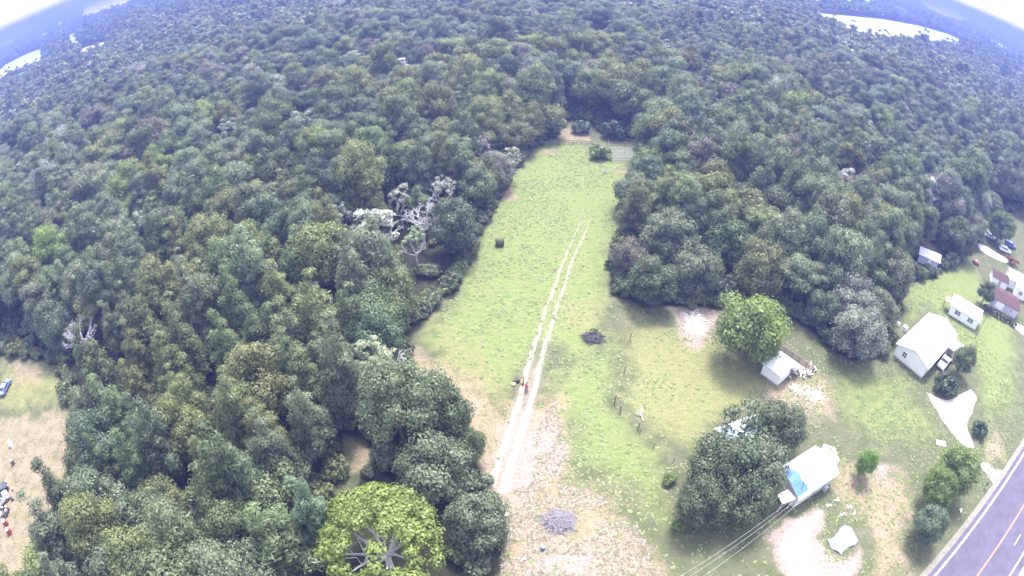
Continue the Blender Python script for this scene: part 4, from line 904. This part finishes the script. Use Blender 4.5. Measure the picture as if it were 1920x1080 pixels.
# ------------------------------------------------------------------ vehicles
def paint(n, c): return mat('paint_' + n, c, .3, .03, 1, 0.1, 0, .6)
def make_car(name, label, xy, rz, colr, style='sedan', group=None, cat='car'):
    t = thing(name, label, cat, xy, rz, group)
    if style == 'pickup': pr = [(-2.7, .45), (-2.7, 1.0), (-.75, 1.02), (-.65, 1.05), (-.55, 1.72), (.75, 1.75), (1.2, 1.12), (2.6, 1.0), (2.7, .75), (2.7, .45)]
    elif style == 'suv': pr = [(-2.3, .4), (-2.35, 1.0), (-2.2, 1.65), (-1.9, 1.75), (.6, 1.72), (1.15, 1.1), (2.2, .98), (2.3, .7), (2.3, .4)]
    else: pr = [(-2.25, .4), (-2.3, .85), (-1.7, .98), (-1.0, 1.38), (.35, 1.40), (1.15, .95), (2.15, .82), (2.25, .6), (2.25, .4)]
    bd = MB().prism(pr, -.88, .88).build('body', colr, t, bevel=.05)
    if style == 'pickup':
        MB().box((-1.7, 0, 1.01), (1.7, 1.5, .06)).build('cargo_bed', DARK, t)
        MB().box((.1, 0, 1.42), (1.0, 1.80, .38)).build('side_window', GLASS, t); MB().slab([(.82, -.75, 1.72), (.82, .75, 1.72), (1.22, .78, 1.14), (1.22, -.78, 1.14)], .03).build('windscreen', GLASS, t)
    elif style == 'suv':
        MB().box((-.7, 0, 1.4), (2.5, 1.80, .38)).build('side_window', GLASS, t); MB().slab([(.66, -.75, 1.7), (.66, .75, 1.7), (1.2, .78, 1.12), (1.2, -.78, 1.12)], .03).build('windscreen', GLASS, t)
        MB().box((-2.26, 0, 1.4), (.12, 1.4, .4), 0, 0, -.2).build('rear_window', GLASS, t)
    else:
        MB().prism([(-1.35, 1.0), (-.95, 1.3), (.3, 1.32), (.85, 1.0)], -.9, .9).build('side_window', GLASS, t)
        MB().slab([(.4, -.7, 1.41), (.4, .7, 1.41), (1.12, .76, .99), (1.12, -.76, .99)], .03).build('windscreen', GLASS, t); MB().slab([(-1.0, -.7, 1.41), (-1.0, .7, 1.41), (-1.62, .74, 1.04), (-1.62, -.74, 1.04)], .03).build('rear_window', GLASS, t)
    wx = 1.7 if style == 'pickup' else 1.45
    for x in (-wx, wx):
        for y in (-.82, .82):
            w = MB().tube([(x, y - .11, .34), (x, y + .11, .34)], .34, 12).build('wheel', DARK, t); MB().tube([(x, y - .13, .34), (x, y + .13, .34)], .17, 8).build('rim', GREY, w)
    for y in (-.62, .62): MB().box((pr[-2][0] - .02, y, .68), (.1, .32, .14)).build('headlight', WHITE, t)
    return t
make_car('pickup_truck', 'white pickup truck parked beside the long white house', at(1769, 683), R(29.5 + 180), paint('white', (.78, .78, .80)), 'pickup', cat='pickup truck')
VR = [((1845, 423), 20, 'white', (.75, .75, .78), 'suv', 'small white car farthest up the row below the wood'), ((1843, 434), -5, 'pale', (.62, .62, .64), 'sedan', 'pale car parked across the end of the row by the big dark tree'),
      ((1855, 446), -35, 'silver', (.62, .63, .68), 'sedan', 'silver car parked close beside the black car'), ((1868, 443), -35, 'black', (.035, .035, .05), 'suv', 'black car between the silver car and the olive round tree'),
      ((1893, 463), -32, 'blue', (.10, .13, .34), 'suv', 'dark blue car beside the white wagon near the pale drive'), ((1883, 472), -28, 'white', (.75, .75, .78), 'suv', 'white wagon parked nearest the orange bush')]
for p, a, n, c, s, lab in VR: make_car('parked_car', lab, at(*p), R(a), paint(n, c), s, 'cars parked by the right wood')
make_car('parked_car', 'small blue car standing in the left clearing', at(12, 730), R(100), paint('mid_blue', (.16, .20, .48)), 'sedan')
make_car('parked_car', 'pale car half cut off by the left edge beside the tan soil', at(3, 944), R(60), paint('white', (.6, .6, .64)), 'suv')
make_car('parked_car', 'dark car above the pale car at the left edge', at(2, 925), R(60), paint('black', (.035, .035, .05)), 'sedan')
def drum(label, xy, m, r_=.3, h=.9, name='barrel', cat='barrel', grp=None):
    t = thing(name, label, cat, xy, 0, grp); MB().tube([(0, 0, 0), (0, 0, h * .5), (0, 0, h)], [r_, r_ * 1.06, r_], 14).build('drum', m, t); MB().tube([(0, 0, h), (0, 0, h + .05)], [r_ * .9, r_ * .85], 14).build('lid', GREY, t); return t
drum('white barrel on the tan soil of the left clearing', at(22, 836), WHITE, .42, 1.2)
drum('brown barrel just below the white barrel on the tan soil', at(26, 870), mat('rusty_brown', (.14, .09, .07), .8, .3, 5), .4, 1.0)
drum('red drum in the upper part of the left edge junk', at(13, 984), mat('dull_red', (.30, .06, .06), .7, .25, 4), .5, 1.1); drum('lower red drum near the left edge junk', at(19, 999), mat('dull_red', (.3, .06, .06)), .5, 1.0)
drum('white barrel close to the back wall of the long house', at(1695, 620), WHITE, .55, 1.1); drum('smaller white barrel farther out from the back wall of the long house', at(1683, 611), WHITE, .4, .8)
drum('white bucket lying open under the oak clump', at(1419, 953), WHITE, .28, .7, 'bucket', 'bucket')
drum('small blue bucket below the bleached brush heap', at(1018, 1029), mat('blue_plastic', (.08, .10, .40), .5, .1, 3), .28, .6, 'bucket', 'bucket')
j3 = thing('junk_heap', 'strip of dark and pinkish scrap along the left edge', 'junk heap', at(6, 965), 0)
for nm, m, n in (('board', PALEWOOD, 10), ('scrap_piece', DARK, 10)):
    for k in range(n): MB().box((rnd.gauss(0, 1.0), rnd.gauss(0, 2.0), .25), (rnd.uniform(.3, 1.2), rnd.uniform(.2, .6), rnd.uniform(.2, .5)), rnd.uniform(0, 3)).build(nm, m, j3)

# ------------------------------------------------------------------ small things in the open
def heap(name, label, cat, xy, rx, ry, hh, n, ln, m, seed, rad=.035, extra=None):
    q = random.Random(seed); t = thing(name, label, cat, xy)
    b = MB()
    for k in range(n):
        a = q.uniform(0, 6.28); d = math.sqrt(q.random()); x, y = rx * d * math.cos(a), ry * d * math.sin(a); z = hh * (1 - d * d) * q.uniform(.3, 1) + .05
        h_ = q.uniform(0, 3.14); l_ = ln * q.uniform(.4, 1); tl = q.uniform(-.25, .25)
        e = Vector((math.cos(h_) * l_ / 2, math.sin(h_) * l_ / 2, l_ / 2 * tl)); p = Vector((x, y, z)); md = p + Vector((q.uniform(-.15, .15), q.uniform(-.15, .15), q.uniform(0, .12)))
        b.tube([p - e, md, p + e], [rad * q.uniform(.6, 1.8), rad * q.uniform(.6, 1.2), rad * .4], 4)
    b.build('branches', m, t)
    if extra:
        b = MB(); n_ = 14; ring = [(0, 0, hh * .8)]
        for rr_, z_ in ((.5, .55), (1, 0.0)):
            for k in range(n_): w = q.uniform(.85, 1.1); ring.append((rx * rr_ * w * math.cos(6.283 * k / n_), ry * rr_ * w * math.sin(6.283 * k / n_), hh * z_ * q.uniform(.7, 1.2)))
        fs = [(0, 1 + k, 1 + (k + 1) % n_) for k in range(n_)] + [(1 + k, 1 + n_ + k, 1 + n_ + (k + 1) % n_, 1 + (k + 1) % n_) for k in range(n_)]
        b.add(ring, fs); b.build('mound', extra, t)
    return t
heap('brush_heap', 'bleached lavender grey heap of cut branches on the pink soil', 'brush heap', at(1048, 978), 2.0, 1.7, .8, 190, 2.4, TWIG, 3, .03, mat('grey_mulch', (.12, .11, .14), .95, .3, 2, bump=.5))
heap('burn_pile', 'dark charred burn pile alone in the field right of the track', 'burn pile', at(1111, 634), 1.7, 1.3, 1.0, 150, 1.8, DTWIG, 4, .045, mat('ash', (.10, .10, .11), .95, .4, 2, bump=.5))
bf = crown('foliage', [((0.0, .7, .9), .45, .8), ((.4, .9, .7), .4, .8), ((-1.2, .2, .4), .3, .8), ((1.2, .2, .5), .3, .8)], 60, .2, 44); o = link('weeds', bf); tag(o, 'green weeds sprouting behind the dark burn pile', 'weeds'); o['tint'] = (.09, .12, .04); o.location = (*at(1111, 634), 0)
hb = thing('hay_bale', 'weathered olive brown round hay bale left of centre in the field', 'hay bale', at(937, 460), R(8))
b = MB(); b.tube([(-.8, 0, .8), (-.75, 0, .8), (.75, 0, .8), (.8, 0, .8)], [.74, .82, .82, .74], 18); b.build('straw_roll', mat('old_straw', (.085, .085, .04), .95, .35, 6, bump=.6), hb)
b = MB(); [b.tube([(x - .02, 0, .8), (x + .02, 0, .8)], .835, 18) for x in (-.5, 0, .5)]; b.build('twine', DARK, hb)
# fallen bleached limbs far up the field
for k, (px, py, lab) in enumerate([(1128, 322, 'bleached fallen limb below the lone bush at the far end of the field'), (1150, 318, 'shorter bleached limb right of the longer fallen one'), (1205, 790, 'bleached log lying along the wire fence bend')]):
    t = link('fallen_limb', dead_mesh('limb', np.random.default_rng(800 + k), 6, 1.0, PALE_BARK, .9, .14)); tag(t, lab, 'fallen limb'); t.location = (*at(px, py), .25); t.rotation_euler = (R(84), 0, R(70 + 60 * k)); t.scale = (.55 if k < 2 else .5,) * 3
# wire fences
def wire_fence(label, pts, hpost=1.3, mid=True, m=WOOD, r_=.07, rails=None):
    P = [Vector((*at(*p), 0)) for p in pts]; t = thing('fence', label, 'fence', (P[0].x, P[0].y)); o0 = P[0]
    allp = []
    for i in range(len(P) - 1):
        n = max(1, int((P[i + 1] - P[i]).length / 4.2)) if mid else 1
        allp += [P[i].lerp(P[i + 1], k / n) for k in range(n)]
    allp.append(P[-1])
    for p in allp:
        q = p - o0; hh = hpost * rnd.uniform(.85, 1.15); MB().tube([(q.x, q.y, -.1), (q.x + rnd.uniform(-.05, .05), q.y, hh)], [r_, r_ * .85], 7).build('post', m, t)
    b = MB()
    for i in range(len(allp) - 1):
        a, c = allp[i] - o0, allp[i + 1] - o0
        if rails:
            for z in (.5, 1.05): b.tube([(a.x, a.y, z), (c.x, c.y, z)], .05, 5)
        else:
            for z in (.3, .65, 1.0, 1.2): b.tube([(a.x, a.y, z), ((a.x + c.x) / 2, (a.y + c.y) / 2, z - .04), (c.x, c.y, z)], .006, 4)
    b.build('rail' if rails else 'wire', m if rails else WOOD, t); return t
wire_fence('old wire fence on dark posts between the field and the yellow meadow', [(1196, 590), (1181, 637), (1170, 700), (1152, 755), (1163, 772), (1196, 806)], 1.5, r_=.1)
wire_fence('wire fence running from the fence bend down toward the oak clump', [(1200, 812), (1225, 840), (1262, 868)], 1.3)
wire_fence('brown rail fence closing the far end of the field', [(1012, 272), (1047, 271), (1074, 270), (1110, 272)], 1.3, rails=True, m=mat('brown_rail', (.16, .10, .07), .9, .2, 4))
wire_fence('rough pen fence beside the lone bush at the far end of the field', [(1140, 272), (1204, 276), (1200, 304), (1146, 304), (1140, 272)], 1.8, r_=.09, rails=True)
wire_fence('thin wire fence crossing the left clearing above the tan soil', [(0, 776), (60, 770), (118, 766)], 1.1)
flat('pen_soil', G([(1142, 274), (1202, 278), (1198, 302), (1148, 303)]), .012, mat('grey_soil', (.115, .125, .095), .95, .2, .8))
# tarp
tm_ = MB(); nn = 14; tv = []; q = random.Random(5)
for j in range(nn + 1):
    for i in range(nn + 1):
        x, y = (i / nn - .5), (j / nn - .5); w = 1 + .12 * math.sin(5 * y + 1) + .08 * math.sin(9 * x); tv.append((x * 4.2 * w, y * 2.9 * (1 + .15 * math.sin(6 * x)), .05 + abs(math.sin(7 * x + 3 * y) * math.cos(6 * y - 2 * x)) * .22 + q.uniform(0, .05)))
tm_.add(tv, [(j * (nn + 1) + i, j * (nn + 1) + i + 1, (j + 1) * (nn + 1) + i + 1, (j + 1) * (nn + 1) + i) for j in range(nn) for i in range(nn)])
o = tm_.build('tarp', mat('lavender_tarp', (.17, .175, .36), .4, .12, 1.5, spec=.6), None, smooth=True); tag(o, 'crumpled pale lavender tarp beside the white sand loop', 'tarp'); o.location = (*at(1582, 1012), 0); o.rotation_euler.z = R(25)
# board, mailbox, small pale debris
o = MB().box((0, 0, .12), (2.0, 1.0, .1), 0, .05).build('board', WHITE, bevel=.01); tag(o, 'white board lying on the grass left of the gravel drive', 'board'); o.location = (*at(1764, 832), 0); o.rotation_euler.z = R(-25)
mb = thing('mailbox', 'dark mailbox on a post between the roadside trees and the drive mouth', 'mailbox', at(1845, 915), R(-65)); MB().box((0, 0, .5), (.1, .1, 1.05)).build('post', WOOD, mb); MB().prism([(-.16, 1.03), (.16, 1.03), (.16, 1.22), (.1, 1.31), (-.1, 1.31), (-.16, 1.22)], -.3, .3).build('box', DARK, mb)
DB = [(1555, 948, 'cream board scrap nearest the white house front'), (1568, 941, 'thin pale slat beyond the cream board scrap'), (1580, 965, 'pale scrap heap between the white house and the tarp'), (1592, 951, 'small yellowish scrap right of the thin pale slat'), (1604, 965, 'tiny yellowish scrap right of the pale scrap heap'),
      (1800, 958, 'pale stone on the verge below the roadside trees'), (982, 1050, 'pale board at the foot of the wood near the bottom edge'), (946, 966, 'broken white board where the track meets the wood')]
for px, py, lab in DB:
    t = thing('scrap', lab, 'scrap', at(px, py), rnd.uniform(0, 3))
    [MB().box((rnd.uniform(-.3, .3), rnd.uniform(-.3, .3), .08 + .06 * k), (rnd.uniform(.4, .8), rnd.uniform(.15, .35), .06), rnd.uniform(0, 3)).build('board', PALEWOOD, t) for k in range(3)]
# overhead service wires
wh = Vector((hB.location.x, hB.location.y, 5.2))
for k, (a0, a1, lab) in enumerate([((1488, 934, 4.4), (1225, 1110, 7.2), 'topmost of the overhead wires dropping to the white house'), ((1492, 938, 4.2), (1245, 1110, 6.8), 'middle of the overhead wires dropping to the white house'), ((1496, 944, 4.0), (1275, 1110, 6.2), 'lowest of the overhead wires dropping to the white house')]):
    p = Vector((*at(*a0), a0[2])); q_ = Vector((*at(*a1), a1[2])); pts = []
    for j in range(11): u_ = j / 10; v_ = p.lerp(q_, u_); v_.z -= 1.1 * 4 * u_ * (1 - u_) * .35; pts.append(v_)
    o = MB().tube([v_ - p for v_ in pts], .017, 5).build('overhead_wire', mat('bright_wire', (.30, .30, .30), .4, .1, 3)); o.location = p; tag(o, lab, 'wire', 'service wires')

# ------------------------------------------------------------------ people by the track
def person(label, xy, rz, joints, radii, edges, shirt, trousers, hairc, face_at, arms=None):
    """one continuous skinned body; shirt, trousers and hair are its children"""
    import bmesh
    t = bpy.data.meshes.new('person'); t.from_pydata(joints, edges, []); t.update()
    o = link('person', t); tag(o, label, 'person'); o.location = (*xy, 0); o.rotation_euler.z = rz
    m = o.modifiers.new('skin', 'SKIN'); m.use_smooth_shade = True
    for i, r_ in enumerate(radii): t.skin_vertices[0].data[i].radius = (r_, r_); t.skin_vertices[0].data[i].use_root = (i == 0)
    s = o.modifiers.new('sub', 'SUBSURF'); s.levels = s.render_levels = 2
    dg = bpy.context.evaluated_depsgraph_get(); bpy.context.view_layer.update(); ev = o.evaluated_get(bpy.context.evaluated_depsgraph_get())
    me2 = bpy.data.meshes.new_from_object(ev); o.modifiers.clear(); o.data = me2; me2.materials.clear(); me2.materials.append(mat('skin', (.42, .27, .20), .6, .06, 6))
    for p in me2.polygons: p.use_smooth = True
    return o
J = [(0, 0, .95), (0, 0, 1.15), (0, 0, 1.38), (0, 0, 1.50), (0, .02, 1.60), (0, .03, 1.72),
     (-.1, 0, .90), (-.11, .02, .48), (-.11, -.02, .08), (-.11, .14, .04), (.1, 0, .90), (.12, .03, .48), (.13, -.01, .08), (.13, .15, .04),
     (-.19, 0, 1.40), (-.24, -.02, 1.12), (-.22, .16, .95), (-.21, .22, .92), (.19, 0, 1.40), (.25, -.01, 1.12), (.24, .17, .97), (.23, .23, .94)]
Er = [(0, 1), (1, 2), (2, 3), (3, 4), (4, 5), (0, 6), (6, 7), (7, 8), (8, 9), (0, 10), (10, 11), (11, 12), (12, 13), (2, 14), (14, 15), (15, 16), (16, 17), (2, 18), (18, 19), (19, 20), (20, 21)]
RD_ = [.13, .12, .14, .055, .085, .08, .09, .06, .042, .035, .09, .06, .042, .035, .055, .045, .035, .03, .055, .045, .035, .03]
HX = np.array([(math.cos(a), math.sin(a)) for a in np.linspace(0, 2 * math.pi, 12, endpoint=False)])
def dress(o, shirt, trous, hair):
    def ringtube(name, rings, m, par):
        b = MB(); vs = []; fs = []
        for (x, y, z, rx, ry) in rings: vs += [(x + rx * c, y + ry * s_, z) for c, s_ in HX]
        n = 12
        for i in range(len(rings) - 1):
            for k in range(n): fs.append((i * n + k, i * n + (k + 1) % n, (i + 1) * n + (k + 1) % n, (i + 1) * n + k))
        b.add(vs, fs); return b.build(name, m, par, smooth=True)
    sh = MB(); vs = []; fs = []
    s_ = ringtube('shirt', [(0, 0, .90, .175, .135), (0, 0, 1.1, .165, .13), (0, 0, 1.3, .20, .14), (0, 0, 1.43, .19, .12), (0, 0, 1.50, .08, .075)], shirt, o)
    for sx in (-1, 1): MB().tube([(sx * .15, 0, 1.43), (sx * .22, -.01, 1.27), (sx * .255, -.015, 1.13)], [.085, .075, .068], 8).build('sleeve', shirt, o, smooth=True)
    tr_ = MB()
    for sx in (-1, 1): tr_.tube([(sx * .085, 0, .98), (sx * .1, .005, .75), (sx * .115, .02, .48), (sx * .12, -.01, .1)], [.125, .11, .085, .075], 10)
    tr_.build('trousers', trous, o, smooth=True)
    hb_ = MB(); vs = [(0, -.01, 1.83)]; fs = []
    for (z, rr_) in ((1.80, .06), (1.75, .095), (1.68, .10)): vs += [(rr_ * c * .95, -.005 + rr_ * s2 * 1.05, z) for c, s2 in HX]
    fs += [(0, 1 + k, 1 + (k + 1) % 12) for k in range(12)]
    for i in range(2):
        for k in range(12): fs.append((1 + i * 12 + k, 1 + i * 12 + (k + 1) % 12, 1 + (i + 1) * 12 + (k + 1) % 12, 1 + (i + 1) * 12 + k))
    hb_.add(vs, fs); hb_.build('hair', hair, o, smooth=True)
    for sx in (-.11, .13): MB().box((sx, .06, .045), (.1, .29, .09)).build('shoe', DARK, o, bevel=.02)
    fc = MB(); fc.box((0, .118, 1.70), (.03, .04, .05)); fc.build('nose', MATS['skin'], o)
    [MB().box((x, .108, 1.725), (.022, .02, .012)).build('eye', DARK, o) for x in (-.035, .035)]
    mo = MB(); mo.box((0, .105, 1.655), (.05, .015, .012)); mo.build('mouth', mat('lips', (.35, .12, .11)), o)
    for (hx, hy, hz_, sx) in ((-.21, .24, .915, -1), (.23, .25, .935, 1)):
        hd = MB()
        for k in range(4): f0 = Vector((hx + (k - 1.5) * .019, hy, hz_)); hd.tube([f0, f0 + Vector((0, .035, -.012)), f0 + Vector((0, .06 - .004 * abs(k - 1.3), -.04))], [.0095, .009, .007], 6)
        f0 = Vector((hx - sx * .035, hy - .02, hz_)); hd.tube([f0, f0 + Vector((-sx * .02, .025, -.01)), f0 + Vector((-sx * .022, .05, -.02))], [.011, .01, .008], 6)
        hd.build('fingers', MATS['skin'], o, smooth=True)
pr1 = person('person in an orange shirt and dark trousers standing beside the equipment', at(981, 722), R(70), J, RD_, Er, None, None, None, None)
dress(pr1, mat('orange_cloth', (.62, .20, .08), .9, .1, 8), mat('brown_cloth', (.20, .11, .08), .9, .1, 8), mat('dark_hair', (.04, .03, .025), .8, .2, 20))
pr2 = person('person in a pink red shirt standing at the edge of the left rut', at(987, 733), R(150), J, RD_, Er, None, None, None, None)
dress(pr2, mat('pink_red_cloth', (.55, .10, .14), .9, .1, 8), mat('purple_grey_cloth', (.30, .14, .20), .9, .1, 8), mat('dark_hair', (.04, .03, .025)))
eq = thing('equipment_cases', 'dark and yellow equipment cases on the ground beside two people', 'equipment cases', at(969, 717), R(15))
MB().box((0, .1, .35), (.9, .5, .5)).build('case', mat('dark_case', (.05, .05, .04), .6, .2, 5), eq, bevel=.03); MB().box((-.6, -.45, .2), (.55, .45, .4)).build('small_case', mat('yellow_case', (.60, .52, .20), .6, .1, 5), eq, bevel=.02); MB().box((.75, -.5, .22), (.4, .4, .44)).build('small_case', MATS['yellow_case'], eq, bevel=.02)
b = MB(); b.tube([(-.4, .1, .62), (-.3, .1, .75), (.3, .1, .75), (.4, .1, .62)], .03, 6); b.build('handle', DARK, eq)


# ------------------------------------------------------------------ air
hz = MB(); hz.box((0, 2800, 37.5), (19000, 17000, 77)); ho = hz.build('haze', bpy.data.materials.new('haze_air')); tag(ho, kind='stuff')
ho.location = (0, 0, 0)
hm = ho.data.materials[0]; hm.use_nodes = True; t = hm.node_tree; t.nodes.clear(); pv = t.nodes.new('ShaderNodeVolumePrincipled'); oo = t.nodes.new('ShaderNodeOutputMaterial')
pv.inputs['Color'].default_value = (.15, .19, .50, 1); pv.inputs['Density'].default_value = .0009; pv.inputs['Anisotropy'].default_value = 0.1
t.links.new(pv.outputs[0], oo.inputs['Volume'])
